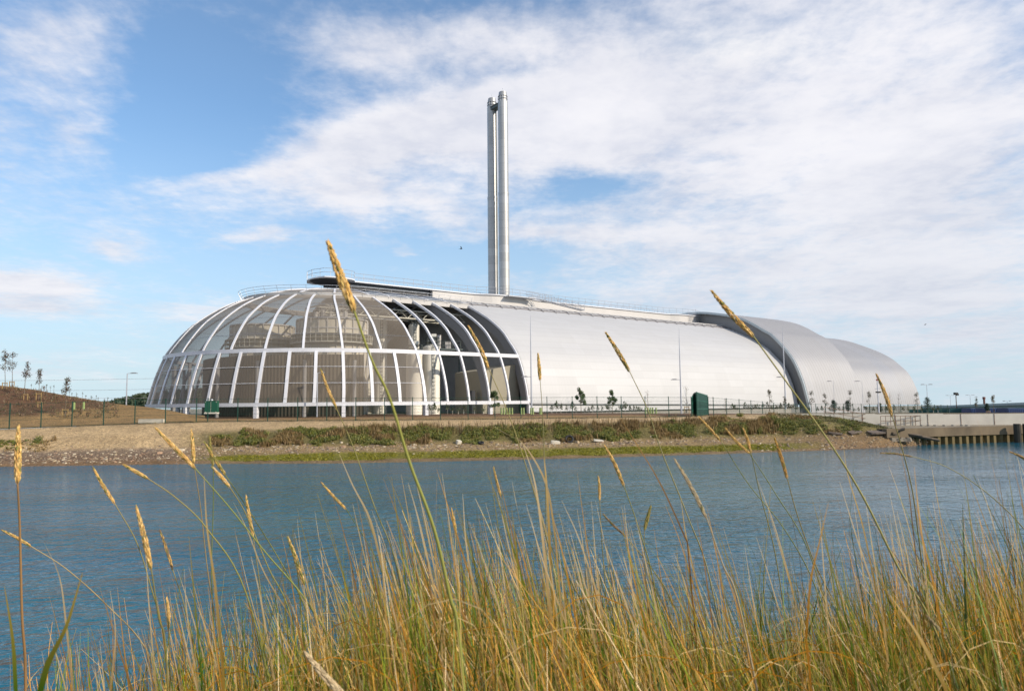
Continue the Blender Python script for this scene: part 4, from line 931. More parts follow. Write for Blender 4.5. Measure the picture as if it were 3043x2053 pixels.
# floodlight pole
p=on_Y(2843,1215,170); o=tuple(p); fl=thing('floodlight_pole',o,'pole topped by a dark tilted floodlight, between two distant street lamps','floodlight'); zt=on_Y(2843,1172,170)[2]
mb=MB(); mb.tube([o,(p[0],p[1],zt)],.09,6); mb.build('pole',M['rust'],fl,origin=o); mb=MB(); mb.box((p[0],p[1],zt+.2),1.1,.5,.55,.5); mb.box((p[0]+.3,p[1]-.1,zt),.5,.4,.5,.2); mb.build('floodlight',M['black'],fl,origin=o)
# small red-brown stack
p=on_Y(2926,1215,210); o=tuple(p); zt=on_Y(2926,1180,210)[2]; bs=thing('brick_stack',o,'small dark red stack above the teal ramp','chimney'); mb=MB(); mb.lathe((p[0],p[1],0),[(.30,p[2]),(.26,zt-.5)],10); mb.build('shaft',M['redbrick'],bs,origin=o); mb=MB(); mb.lathe((p[0],p[1],0),[(.40,zt-.6),(.40,zt),(.3,zt+.1)],10); mb.build('cap',M['redbrick'],bs,origin=o)
# camera and floodlight mast at the quay end
p=on_z(2616,1263,1.65); o=tuple(p); Ym=p[1]; qm=thing('quay_mast',o,'leaning white mast with two dark floodlights at the quay end','mast')
def q_(x,y): return on_Y(x,y,Ym)
mb=MB(); mb.tube([q_(2615,1266),q_(2612,1225)],[.14,.13],8); mb.tube([q_(2612,1225),q_(2609,1170),q_(2607,1130)],[.085,.07,.055],8); mb.build('pole',M['white'],qm,origin=o)
mb=MB(); 
for x in (2606,2614): c=q_(x,1165); mb.box(tuple(c),.2,.22,.16,.3)
mb.build('floodlight',M['black'],qm,origin=o); mb=MB(); mb.tube([q_(2600,1155),q_(2616,1154)],.035,5); mb.tube([q_(2604,1140),q_(2612,1139)],.03,5); mb.build('crossarm',M['mast'],qm,origin=o)
mb=MB(); c=q_(2606,1131); mb.lathe(tuple(c),[(.1,0),(.1,.14),(.03,.2)],8); mb.build('beacon',mat('beacon_red',(.35,.03,.03),.4),qm,origin=o)
mb=MB(); mb.tube([q_(2618,1262),q_(2633,1230)],.045,5); mb.tube([q_(2600,1264),q_(2612,1236)],.045,5); mb.build('stay',M['rust'],qm,origin=o)
# trestle frame on the quay
p=on_z(2937,1261,1.65); o=tuple(p); tr=thing('steel_trestle',o,'dark A-shaped steel trestle standing against the white wall on the quay','trestle'); Ym=p[1]
for i,(xa,xb) in enumerate(((2922,2931),(2944,2942))):
    mb=MB(); mb.tube([on_Y(xa,1261,Ym),on_Y(xb,1222,Ym+.2)],.05,5); mb.tube([on_Y(xa+3,1261,Ym+.9),on_Y(xb,1222,Ym+.2)],.05,5); mb.build('leg',M['rust'],tr,origin=o)
mb=MB(); mb.tube([on_Y(2926,1243,Ym),on_Y(2943,1243,Ym)],.04,5); mb.tube([on_Y(2931,1223,Ym),on_Y(2942,1223,Ym)],.05,5); mb.tube([on_Y(2924,1250,Ym),on_Y(2943,1232,Ym)],.03,5); mb.build('brace',M['rust'],tr,origin=o)

# ------------------------------------------------------------------ white wall and quay
mb=MB()
def wtop(X): return float(np.interp(X,[WL[0][0],WL[4][0],WL[-1][0]],[3.02,2.82,2.7]))
for (x0,y0),(x1,y1) in zip(WL[:-1],WL[1:]):
    a=np.array([x0,y0]);b=np.array([x1,y1]); L=np.linalg.norm(b-a); c=(a+b)/2; zt=wtop(c[0]); mb.box((c[0],c[1],zt-1.0),L+.02,.3,2.0,math.atan2(*(b-a)[::-1]))
wo=(WL[0][0],WL[0][1],1.5); wl=thing('retaining_wall',wo,'long low cream-white retaining wall behind the quay','wall'); mb.build('wall',M['conc'],wl,origin=wo)
mb=MB(); allp=np.array(WL); s=np.r_[0,np.cumsum(np.linalg.norm(np.diff(allp,axis=0),axis=1))]
for d in np.arange(3,s[-1],3.4):
    x=np.interp(d,s,allp[:,0]); y=np.interp(d,s,allp[:,1]); mb.box((x,y-.165,2.2),.05,.03,1.35,0)
mb.build('panel_joint',M['rust'],wl,origin=wo)
mb=MB()
for (x0,y0),(x1,y1) in zip(WL[:-1],WL[1:]): mb.tube([(x0,y0-.02,wtop(x0)+.03),(x1,y1-.02,wtop(x1)+.03)],.07,4)
mb.build('coping',mat('coping_brown',(.12,.10,.06),.9),wl,origin=wo)
QE=[on_z(x,y,1.65)[:2] for x,y in ((2650,1275),(2790,1271),(3043,1264.5))]; d=QE[2]-QE[1]; d/=np.linalg.norm(d); QE=[QE[1]-d*6.5,QE[1],QE[2],QE[2]+d*60]
qo=(QE[0][0],QE[0][1],0)
mb=MB(); a,b=QE[0],QE[3]; n2=np.array([-d[1],d[0]])
mb.add([(*a,1.65),(*b,1.65),(*(b+n2*8),1.65),(*(a+n2*8),1.65)],[(0,1,2,3)]); mb.build('quay_deck',mat('quay_deck_concrete',(.22,.18,.12),.95,0,.3,.8)).__setitem__('kind','structure')
qs=thing('quay_wall',qo,'brown concrete quay edge over rusty sheet piling at the far right','quay'); L=np.linalg.norm(b-a); c=(a+b)/2; rz=math.atan2(d[1],d[0])
mb=MB(); cc=c+n2*.3; mb.box((cc[0],cc[1],1.24),L,.6,.86,rz); mb.build('concrete_beam',mat('stained_quay_concrete',(.17,.125,.075),.9,0,.4,.5,.01,5,stretch=(1,1,.5)),qs,origin=qo)
mb=MB(); pts=[]; t=0.; k=0; ins=0
while t<L:
    for (dt,off) in ((0,0.),(.32,0.),(.46,.32),(.78,.32)):
        q=a+d*(t+dt)+n2*(.12+off); pts.append(q)
    t+=.92
mb.grid([[(q[0],q[1],-.8) for q in pts],[(q[0],q[1],.82) for q in pts]]); 
def pile_mat():
    mt=mat('rusty_sheet_pile',(.15,.105,.035),.8,0,.4,1.5,stretch=(1,1,.3)); return mt
mb.build('sheet_piling',pile_mat(),qs,origin=qo)
for (x,w) in ((3015,.34),(3041,.30)):
    q=on_z(x,1266,1.65); mb=MB(); mb.tube([(q[0],q[1]-.35,-.8),(q[0],q[1]-.35,1.9)],w,10); mb.build('fender_pile',mat('fender_timber',(.045,.04,.03),.9,0,.3,2),qs,origin=qo)
mb=MB()
for x in (2745,2765,2785,2812,2838,2865,2880): q=on_z(x,1265,1.67); mb.box((q[0],q[1]+.25,1.70),.35,.3,.12,rz)
mb.build('bollard_pad',M['plinth'],qs,origin=qo)
def add_rail(x0,x1,y0,y1,label,step=14.,z0=1.65,hs=(1.,.5),h=1.05,dY=0.):
    a=on_z(x0,y0,z0);b=on_z(x1,y1,z0); a[1]+=dY;b[1]+=dY; o=tuple(a); root=thing('pipe_railing',o,label,'railing'); mb=MB()
    for f in hs: mb.tube([a+[0,0,h*f],b+[0,0,h*f]],.032,5)
    mb.build('rail',M['rust'],root,origin=o); n=int((x1-x0)/step)
    for k in range(n+1): q=a+(b-a)*k/n; mb=MB(); mb.tube([q,q+[0,0,h]],.03,5); mb.build('post',M['rust'],root,origin=o)
add_rail(2618,2925,1265,1261,'rusty two-bar pipe railing along the quay in front of the white wall',14.)
def bankrail():
    a=crest(2460)+np.array([0,.8,0]); b=on_z(2615,1263,1.65); o=tuple(a); root=thing('pipe_railing',o,'rusty handrail sloping down from the grassy bank to the quay mast','railing'); mb=MB()
    for f in (1.,.5): mb.tube([a+[0,0,.95*f],b+[0,0,.95*f]],.03,5)
    mb.build('rail',M['rust'],root,origin=o)
    for k in range(7): q=a+(b-a)*k/6; mb=MB(); mb.tube([q,q+[0,0,.95]],.03,5); mb.build('post',M['rust'],root,origin=o)
bankrail()

# ------------------------------------------------------------------ ramp, containers and wires in the distance
a=on_Y(2738,1207,205); b=on_Y(3120,1192.5,120); o=(a[0],a[1],0); dn=(b-a); Ln=np.linalg.norm(dn[:2]); rzr=math.atan2(dn[1],dn[0])
rp=thing('road_ramp',o,'long teal road ramp with pale blue parapet rising to the far right','ramp')
def strip(z0a,z1a,z0b,z1b,off,th,name,mt):
    nx=np.array([-dn[1],dn[0],0])/Ln; p=a+nx*off; q=b+nx*off; p2=p+nx*th; q2=q+nx*th; mb=MB()
    mb.add([(p[0],p[1],a[2]+z0a),(q[0],q[1],b[2]+z0b),(q[0],q[1],b[2]+z1b),(p[0],p[1],a[2]+z1a),(p2[0],p2[1],a[2]+z0a),(q2[0],q2[1],b[2]+z0b),(q2[0],q2[1],b[2]+z1b),(p2[0],p2[1],a[2]+z1a)],[(0,1,2,3),(4,7,6,5),(0,4,5,1),(3,2,6,7),(0,3,7,4),(1,5,6,2)]); mb.build(name,mt,rp,origin=o)
strip(-.55,-.05,-.45,0,-.15,.3,'parapet',M['paleblue']); strip(-1.6,-.55,-1.15,-.45,0,8,'deck_beam',M['teal'])
strip(-2.6,-2.35,-2.0,-1.85,.5,.3,'kerb',M['paleblue'])
for t in np.linspace(.05,.98,9):
    q=a+dn*t; mb=MB(); mb.box((q[0]+1,q[1]+5,q[2]-3),.8,5,4.,rzr); mb.build('pier',M['teal'],rp,origin=o)
for i,(x0,x1,lb) in enumerate(((2886,2926,'dark blue container under the ramp, left one'),(2930,2992,'dark blue container under the ramp, middle one by the trestle'),(2996,3046,'dark blue container under the ramp, at the photo edge'))):
    p0=on_Y(x0,1228,112-i*4); p1=on_Y(x1,1228,112-i*4); zt=on_Y((x0+x1)/2,1213,112-i*4)[2]; o2=((p0[0]+p1[0])/2,p0[1],zt-2.4); r2=thing('container',o2,lb,'container','dark blue containers'); w=p1[0]-p0[0]
    mb=MB(); mb.box((o2[0],o2[1]+1.2,zt-1.2),w,2.4,2.4); n=int(w/.25)
    for k in range(n): mb.box((p0[0]+(k+.5)*w/n,o2[1]-.02,zt-1.2),w/n*.5,.06,2.2)
    mb.build('box',M['blue'],r2,origin=o2); mb=MB(); mb.box((o2[0],o2[1]+1.2,zt+.03),w+.05,2.45,.08); mb.build('roof_edge',mat('container_edge',(.03,.06,.10),.5),r2,origin=o2)
for (y0,y1) in ((1131,1118),(1160,1150),(1180,1176)):
    a_=on_Y(-300,y0,330); b_=on_Y(500,y1-2,330); a2=b_+(b_-a_)*.6; mid=[a_+(a2-a_)*t-np.array([0,0,5*math.sin(math.pi*t)*.25]) for t in np.linspace(0,1,14)]
    mb=MB(); mb.tube(mid,.055,4); tag(mb.build('power_line',M['head'],origin=tuple(mid[0])),{1131:'highest of three thin power lines crossing the sky left of the dome',1160:'middle one of three thin power lines left of the dome',1180:'lowest of three thin power lines left of the dome'}[y0],'power line','power lines')

# ------------------------------------------------------------------ young trees
def sapling(x,yb,yt,Y,label,style='thin',zb=None,group='young trees in front of the hall',stakes=False,cols=None,name='young_tree',onp=None,seed=0):
    p=on_Y(x,yb,Y) if onp is None else onp; zt=on_Y(x,yt,Y)[2]; H=zt-p[2]; R=random.Random(int(x*7+seed)); o=tuple(p); root=thing(name,o,label,'tree',group)
    cols=cols or {'thin':[(.08,.09,.04),(.12,.10,.05),(.09,.07,.045)],'bush':[(.055,.09,.022),(.08,.12,.03),(.035,.06,.018)],'dense':[(.015,.04,.02),(.02,.05,.025),(.03,.055,.03)],'bare':[(.14,.11,.075),(.10,.09,.05)],'red':[(.10,.06,.055),(.08,.09,.04),(.13,.08,.06)]}[style]
    mb=MB(); lean=R.uniform(-.06,.06)*H; pts=[Vector(p)+Vector((lean*t*t+R.uniform(-.02,.02)*H*t,0,H*t)) for t in (0,.25,.5,.75,1)]; mb.tube(pts,[.035+.008*H,.03,.022,.015,.006],6)
    br=[]
    for k in range({'thin':11,'bush':12,'dense':10,'bare':14,'red':12}[style]):
        t=R.uniform(.30 if style!='bare' else .25,.95); a=R.random()*6.283; w={'thin':.13,'bush':.27,'dense':.20,'bare':.22,'red':.15}[style]*H*(1.15-t); b0=Vector(p)+Vector((lean*t*t,0,H*t)); b1=b0+Vector((math.cos(a)*w,math.sin(a)*w,H*.12)); mb.tube([b0,(b0+b1)/2+Vector((0,0,-.02)),b1],[.012,.009,.004],4); br.append(b1)
    mb.build('trunk',M['bark'],root,origin=o); mb=MB()
    if style=='dense':
        for k in range(9):
            t=.22+.72*k/9; w=.26*H*(1-.75*((t-.42)/.58)**2 if t>.42 else .55+.45*t/.42); leafcloud(mb,(p[0]+R.uniform(-.05,.05)*H,p[1],p[2]+H*t),(w,w,H*.10),70,.05*H**.5+.02,cols,seed=k+int(x))
    else:
        n={'thin':26,'bush':60,'bare':4,'red':34}[style]; s={'thin':.075,'bush':.10,'bare':.05,'red':.07}[style]
        for i,b in enumerate(br): 
            if style=='bush' or R.random()<.85: leafcloud(mb,b,(.07*H+.06,.07*H+.06,.075*H+.06),n,s,cols,seed=i+int(x))
        leafcloud(mb,(pts[-1][0],pts[-1][1],pts[-1][2]-.08*H),(.05*H,.05*H,.10*H),n,s,cols,seed=99)
    mb.build('crown',M['leaf'],root,origin=o)
    if stakes:
        for sx in (-.28,.28):
            mb=MB(); mb.box((p[0]+sx,p[1]-.05,p[2]+.38),.07,.07,.85); mb.build('stake',M['timber'],root,origin=o)
        mb=MB(); mb.box((p[0],p[1]-.06,p[2]+.70),.56,.03,.09); mb.build('crossbar',M['timber'],root,origin=o)
    return root
def mound_pt(x,y):
    best=None; f=fence_pt(max(x,-300))+np.array([0,.5,.02]); c=crest_m(x)
    for t in np.linspace(0,1,60):
        s=t*t*(3-2*t)*.35+t*.65; p=f*(1-t)+c*t; p[2]=f[2]*(1-s)+c[2]*s; d=p-np.array([0,0,CH]); py=CY-F*(d@UP)/(d@fw)
        if best is None or abs(py-y)<best[0]: best=(abs(py-y),p)
    return best[1]
def msap(x,yb,yt,label,style='red',stakes=True,seed=0):
    p=mound_pt(x,yb); sapling(x,yb,yt,p[1],label,style,onp=p,group='saplings on the mound',stakes=stakes,seed=seed)
msap(13,1156,1050,'staked sapling at the left photo edge, on top of the mound')
msap(35,1152,1048,'tallest staked sapling on the mound crest, second from the left',seed=5)
msap(70,1172,1080,'bushy sapling on the mound crest, third from the left',stakes=False)
msap(112,1188,1106,'purple-leaved staked sapling on the dark soil, fourth from the left')
msap(187,1238,1131,'tall thin sapling with one pale stake on the lower mound slope')
for i,(x,yb) in enumerate(((72,1188),(113,1214))):
    p=mound_pt(x,yb); o=tuple(p); r_=thing('stake_frame',o,['empty timber stake frame on the dark soil, upper one','empty timber stake frame on the dark soil, lower one nearer the fence'][i],'stakes','timber stake frames')
    for sx in (-.22,.22): mb=MB(); mb.box((p[0]+sx,p[1],p[2]+.32),.07,.07,.75); mb.build('stake',M['timber'],r_,origin=o)
    mb=MB(); mb.box((p[0],p[1]-.05,p[2]+.62),.5,.04,.08); mb.build('crossbar',M['timber'],r_,origin=o)
R5=random.Random(5)
for i,(x,h) in enumerate(((92,.7),(129,.6),(137,1.0),(149,.9),(159,1.1),(205,.7),(213,.5),(227,.6),(244,.8),(254,.5),(271,.5),(285,.6),(291,.5),(310,.45),(319,.7),(331,.4))):
    yb=float(np.interp(x,CR_X,CR_Y))+2; p=mound_pt(x,yb); o=tuple(p); lb=['tiny seedling on the mound skyline, lying %s in the row of seedlings'%w for w in ('first','second','third','fourth','fifth','sixth','seventh','eighth','ninth','tenth','eleventh','twelfth','thirteenth','fourteenth','fifteenth','sixteenth')][i]
    r_=thing('seedling',o,lb.replace('lying ','')+' from the left','seedling','seedlings on the mound skyline'); mb=MB(); mb.tube([p,p+[0.02,0,h]],[.02,.01],4); mb.build('stem',M['bark'],r_,origin=o); mb=MB(); leafcloud(mb,(p[0],p[1],p[2]+h*.8),(.1,.1,.2),14,.05,[(.06,.05,.04),(.05,.07,.03)],seed=i); mb.build('leaves',M['leaf'],r_,origin=o)
# trees before the hall
sapling(1470,1234,1168,76,'round leafy young tree in front of the last dome bays','bush')
sapling(1727,1228,1160,84,'open branching young tree, left one of the two bushy ones before the white wall','bush',seed=2)
sapling(1820,1228,1166,84,'compact bushy young tree, right one of the pair before the white cladding','bush',seed=4)
sapling(1927,1228,1160,88,'nearly leafless young tree between the bushy pair and the green gate','bare')
sapling(2041,1226,1152,90,'thin reddish staked tree just left of the green gate','bare',stakes=True,seed=3)
sapling(2156,1222,1183,92,'small bare spreading tree just right of the green gate','bare',seed=6)
sapling(2287,1222,1162,102,'slender leaning tree left of the mast that crosses the fascia','thin')
sapling(2333,1224,1182,104,'little dark tree at the foot of the mast crossing the fascia','thin',seed=1)
sapling(2412,1224,1162,112,'slender tree at the right-hand foot of the curved fascia','thin',seed=2)
sapling(2453,1226,1172,114,'slender tree left of the first dark conifer','thin',seed=8)
sapling(2479,1228,1185,114,'dark rounded conifer, first from the left before the raised roof','dense')
sapling(2520,1227,1187,114,'dark rounded conifer, second from the left','dense',seed=3)
sapling(2529,1227,1164,116,'tall thin tree poking up behind the second dark conifer','thin',seed=4)
sapling(2616,1229,1196,112,'dark rounded conifer behind the quay mast','dense',seed=7)
sapling(2647,1226,1168,118,'faint bare tree right of the quay mast','bare',seed=9)
sapling(2672,1226,1170,118,'yellowish bare tree before the rear roof, between two fainter trees','bare',cols=[(.20,.15,.08)],seed=2)
sapling(2727,1226,1166,122,'wispy tree marking the right-hand end of the hall','thin',seed=5)
sapling(2758,1226,1178,124,'small dark pointed conifer just past the end of the hall','dense',seed=1)
sapling(2903,1226,1184,118,'dark bush with bare twigs above, left of the red stack','thin',seed=1)
sapling(2934,1226,1197,105,'small dark round bush above the trestle','dense',seed=2)
sapling(2954,1224,1177,105,'orange-tinged little tree above the teal ramp','thin',cols=[(.22,.13,.05),(.06,.07,.02)],seed=3)
sapling(2584,1226,1168,120,'slim bare post-like tree with a dark top, left of the quay mast','thin',seed=12)
# green planting tubes and low shrubs
def place(i,x,y,Y,proto,name,labels): pass
def guard_proto(p):
    mb=MB(); mb.lathe((0,0,0),[(.085,0),(.09,.02),(.075,.75),(.085,.76)],8); return mb.build('tree_guard',M['guard'],origin=(0,0,0))
gx=[(1490,1),(1498,1),(1506,1),(1514,1),(1522,1),(1549,1),(1556,1),(1578,1),(1584,1),(1605,1),(1608,1),(1918,2),(1926,2),(1933,2),(1940,2),(1950,2),(215,0),(244,0)]
pr_=None; cnt={0:0,1:0,2:0}; ordn=['first','second','third','fourth','fifth','sixth','seventh','eighth','ninth','tenth','eleventh']
for x,gk in gx:
    if gk==0: p=mound_pt(x,1218)
    else: p=on_Y(x,1228 if gk==2 else 1230,80 if gk==1 else 86)
    if pr_ is None: pr_=guard_proto(p); g_=pr_
    else: g_=pr_.copy(); COL.objects.link(g_)
    g_.location=(p[0],p[1],p[2]-.05); s=1.15 if gk==0 else 1.; g_.scale=(s*1.25,s*1.25,s)
    w={0:'green planting tube on the mound slope, %s from the left',1:'green planting tube at the foot of the last dome bay, %s from the left',2:'green planting tube before the white cladding, %s of five from the left'}[gk]%ordn[cnt[gk]]; cnt[gk]+=1
    tag(g_,w,'tree guard','green planting tubes')
protos=[]
for k in range(4):
    mb=MB(); mb.tube([(0,0,0),(.02,0,.45)],[.02,.01],4)
    o_=thing('young_shrub',(0,0,0),'x','shrub','low shrubs planted along the hall'); mb.build('stem',M['conc'],o_,origin=(0,0,0)); mb=MB(); R=random.Random(k)
    leafcloud(mb,(0,0,.55),(.25,.25,.28),60,.07,[(.05,.08,.03),(.08,.10,.04),(.10,.10,.05)],seed=k); leafcloud(mb,(.15-.1*k,0,.8),(.08,.08,.15),18,.06,[(.06,.09,.03)],seed=k+9); mb.build('leaves',M['leaf'],o_,origin=(0,0,0)); protos.append([o_,False])
sx=[(x,1230,82,'before the dome foot') for x in (1275,1290,1303,1330,1345,1362,1378,1410,1436)]+[(x,1228,84,'before the white cladding') for x in (1640,1654,1667,1684,1702,1712,1738,1750,1762,1776,1790,1803,1812,1832,1845,1858,1872,1884,1896,1907)]+[(x,1223,96,'between the gate and the fascia') for x in (2176,2184,2193,2214,2226,2236,2247,2256,2268,2280,2294,2308,2320,2344,2356,2368)]+[(x,1227,113,'before the silver rear roofs') for x in (2383,2395,2404,2430,2442,2466,2494,2506,2540,2552,2572,2596,2634,2660,2684,2700,2716,2740,2774,2788)]
words={}
def nth(n):
    a=['first','second','third','fourth','fifth','sixth','seventh','eighth','ninth','tenth','eleventh','twelfth','thirteenth','fourteenth','fifteenth','sixteenth','seventeenth','eighteenth','nineteenth','twentieth']; return a[n]
for i,(x,y,Y,w) in enumerate(sx):
    k=i%4; p=on_Y(x,y,Y); words[w]=words.get(w,-1)+1
    if not protos[k][1]: o_=protos[k][0]; protos[k][1]=True
    else: o_=copy_tree(protos[k][0])
    o_.location=(p[0],p[1],p[2]); s=.8+.5*R5.random(); o_.scale=(s,s,s*(.8+.5*R5.random())); o_.rotation_euler=(0,0,R5.random()*6)
    o_['label']='low leafy shrub %s, %s from the left'%(w,nth(words[w]))
# bird
def bird(x,y,Y,s,label):
    p=on_Y(x,y,Y); mb=MB(); X=s
    mb.tube([p+[-.5*X,0,.02*X],p+[-.2*X,0,0],p+[.15*X,0,0],p+[.45*X,0,.02]],[.02*X,.10*X,.09*X,.03*X],8)
    tail=[p+[-.5*X,0,.02*X],p+[-.75*X,-.1*X,.03*X],p+[-.75*X,.1*X,.03*X]]
    b=thing('bird',tuple(p),label,'bird','birds'); mb.add(tail+[q+[0,0,.02*X] for q in tail],[(0,1,2),(3,5,4),(0,3,4,1),(1,4,5,2),(2,5,3,0)]); mb.build('body',M['black'],b,origin=tuple(p))
    for sg,up in ((-1,.55),(1,.35)):
        mb=MB(); r=[[p+[.2*X,0,.03*X],p+[.25*X,sg*.5*X,(up*.6)*X],p+[0.05*X,sg*1.1*X,up*.9*X]],[p+[-.15*X,0,.03*X],p+[-.05*X,sg*.5*X,(up*.6)*X],p+[-.1*X,sg*1.1*X,up*.9*X]]]
        mb.grid(r); mb.grid([[q+[0,0,.03*X] for q in r[0]],[q+[0,0,.03*X] for q in r[1]]],flip=True); mb.build('wing',M['black'],b,origin=tuple(p))
bird(1370,740,70,.34,'small black bird gliding left of the chimneys'); bird(2749,965,110,.30,'tiny dark bird far right above the hall end')

# ------------------------------------------------------------------ near bank and foreground grass
def gz(y): return 3.2+.02*math.sin(y*3) if y<2.8 else 3.2-(y-2.8)*.62-.02*(y-2.8)**2
mb=MB(); rows=[]; cols=[]
for x in np.arange(-60,60.1,1.5 if False else 1.2):
    r=[]; 
    for y in (-12,-5,-1,0.5,1.5,2.2,2.8,3.4,4,4.8,5.8,7,8.4): r.append((x,y,(gz(y) if y>0 else 3.2)+.05*nz(x,y,.9))); cols.append((.07,.055,.025))
    rows.append(r)
mb.grid(rows,flip=True); mb.c=cols; tag(mb.build('near_bank',ground_mat('near_bank_soil'),smooth=True),kind='structure')
def blade_mat():
    mt=bpy.data.materials.new('grass_blade'); mt.use_nodes=True; t=mt.node_tree; g=NG(t); b=t.nodes['Principled BSDF']; out=[n for n in t.nodes if n.type=='OUTPUT_MATERIAL'][0]
    a=g.n('ShaderNodeAttribute'); a.attribute_name='tint'; g.l(a.outputs['Color'],b.inputs['Base Color']); b.inputs['Roughness'].default_value=.6; b.inputs['Specular IOR Level'].default_value=.12
    tr=g.n('ShaderNodeBsdfTranslucent'); g.l(a.outputs['Color'],tr.inputs[0]); mx=g.n('ShaderNodeMixShader'); mx.inputs[0].default_value=.22; g.l(b.outputs[0],mx.inputs[1]); g.l(tr.outputs[0],mx.inputs[2]); g.l(mx.outputs[0],out.inputs[0]); return mt
M['blade']=blade_mat()
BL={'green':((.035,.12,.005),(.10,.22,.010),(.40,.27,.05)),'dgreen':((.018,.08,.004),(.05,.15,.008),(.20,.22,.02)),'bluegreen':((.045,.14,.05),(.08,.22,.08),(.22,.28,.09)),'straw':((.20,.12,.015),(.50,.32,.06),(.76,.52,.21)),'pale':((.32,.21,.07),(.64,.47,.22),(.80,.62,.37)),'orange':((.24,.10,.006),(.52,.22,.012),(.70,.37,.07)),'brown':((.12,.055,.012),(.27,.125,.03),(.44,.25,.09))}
def blade(mb,root,tip,w,kind,R,bend=.12,seg=5,droop=0.):
    root=Vector(root);tip=Vector(tip); d=tip-root; sd=Vector((R.gauss(0,1),R.gauss(0,.5),0)).normalized(); perp=d.cross(Vector((0,1,0))).normalized(); L=d.length
    c1,c2,c3=BL[kind]; f=.42+.95*R.random(); vs=[];cs=[]; bx=R.gauss(0,1)*bend*L; by=R.gauss(0,.5)*bend*L
    wd=Vector((1,R.gauss(.25,.9),0)).normalized()
    for i in range(seg+1):
        t=i/seg; p=root+d*t+Vector((bx,by,0))*(math.sin(math.pi*t)*.5)+Vector((0,0,-droop*L*t**4)); ww=w*(1-t**1.6)*.5+.0004
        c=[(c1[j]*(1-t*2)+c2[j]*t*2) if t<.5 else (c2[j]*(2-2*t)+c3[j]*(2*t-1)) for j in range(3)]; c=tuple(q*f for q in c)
        vs+=[p-wd*ww,p+wd*ww]; cs+=[c,c]
    o=len(mb.v); mb.v+=[tuple(v) for v in vs]; mb.f+=[(o+2*i,o+2*i+1,o+2*i+3,o+2*i+2) for i in range(seg)]; mb.c+=cs
S=3043/2324.
EX=[-200,0,150,260,400,520,640,760,860,1000,1100,1200,1300,1400,1500,1600,1700,1800,1900,2000,2100,2200,2324,2500]; EY=[1640,1600,1560,1480,1400,1370,1330,1290,1255,1225,1215,1225,1250,1275,1300,1325,1340,1320,1265,1230,1205,1195,1195,1200]
DEN=[.10,.12,.15,.30,.55,.65,.8,.95,1,1,1,1,1,1,1,1,1,1,1,1,1,1,1,1]
R6=random.Random(77)
mb=MB(); n=0; CL=[]
while len(CL)<820:
    xs_=R6.uniform(-900,3900)
    if R6.random()>float(np.interp(xs_,EX,DEN)): continue
    CL.append((xs_,1.1+3.7*R6.random()**.85,R6.choices(('green','gold','mix','rust'),(.44,.17,.25,.14))[0],R6.gauss(0,70),R6.gauss(.20,.13)))
WTS={'green':('green','dgreen','bluegreen','straw','orange','brown','pale'),'g':(.36,.30,.08,.10,.09,.05,.02)}
PAL={'green':(.34,.32,.08,.09,.10,.05,.02),'gold':(.18,.14,.03,.24,.24,.11,.06),'mix':(.27,.25,.05,.13,.16,.10,.04),'rust':(.10,.14,.02,.14,.32,.24,.04)}
while n<46000:
    cx_,d0,kind_,hb,ln0=R6.choice(CL); n+=1
    d=max(1.02,d0+R6.gauss(0,.10)); xs_=cx_+R6.gauss(0,.15)*F/S/d0; env=float(np.interp(xs_,EX,EY))+hb
    if R6.random()>float(np.interp(xs_,EX,DEN))+.35: continue
    u=R6.random(); yt=env+20+(R6.random()**.62)*330+(0 if u>.13 else -R6.random()**1.4*165)
    if yt>1700: yt=1700-R6.random()*100
    tip=on_Y(xs_*S,yt*S,d); lean=ln0+R6.gauss(0,.10)
    if R6.random()<.08: lean=R6.uniform(-.7,.9)
    gy=max(.9,d0+R6.gauss(0,.08)); g0_=gz(gy); Hh_=tip[2]-g0_
    if Hh_<.15: tip[2]=g0_+.2+.4*R6.random(); Hh_=tip[2]-g0_
    root_=(tip[0]+lean*Hh_,gy,g0_-.03)
    kd=R6.choices(WTS['green'],PAL[kind_])[0]; w=R6.uniform(.0028,.0064)
    if kd in('green','bluegreen','dgreen') and R6.random()<.14: w*=2.
    if yt<env+60: w*=.75
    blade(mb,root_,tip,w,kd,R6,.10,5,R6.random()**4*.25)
# arching dead blades
for _ in range(160):
    xs_=R6.uniform(250,2400); d=R6.uniform(1.2,2.6); yt=float(np.interp(xs_,EX,EY))+R6.uniform(120,330); tip=on_Y(xs_*S,yt*S,d); sg=R6.choice((-1,1)); Lr=R6.uniform(.15,.5); rt_p=Vector((tip[0]+sg*Lr*.4,d,tip[2]-.5)); top=Vector((tip[0]+sg*Lr*.2,d,tip[2]+.05))
    pts=[]; vs=[]; 
    P0=Vector((tip[0]+sg*Lr,d,gz(d))); P1=Vector((tip[0]+sg*Lr*.7,d,tip[2]+.10)); P2=Vector((tip[0]+sg*Lr*.2,d+R6.uniform(-.1,.1),tip[2]+.08)); P3=Vector(tip)+Vector((-sg*Lr*.2,R6.uniform(-.1,.1),-.08)); 
    o=len(mb.v); f=.8+.4*R6.random(); base=R6.choice((BL['straw'],BL['pale'],BL['orange']))
    for i in range(11):
        t=i/10; p=P0*(1-t)**3+P1*3*t*(1-t)**2+P2*3*t*t*(1-t)+P3*t**3; ww=.0022*(1-t*.8); mb.v+=[tuple(p+Vector((0,0,ww))),tuple(p-Vector((0,0,ww)))]; c=tuple(q*f for q in base[1]); mb.c+=[c,c]
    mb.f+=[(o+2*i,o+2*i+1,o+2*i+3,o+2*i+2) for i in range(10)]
tag(mb.build('foreground_grass',M['blade']),'tall green and straw-coloured grass blades filling the near bank','grass',kind='stuff')

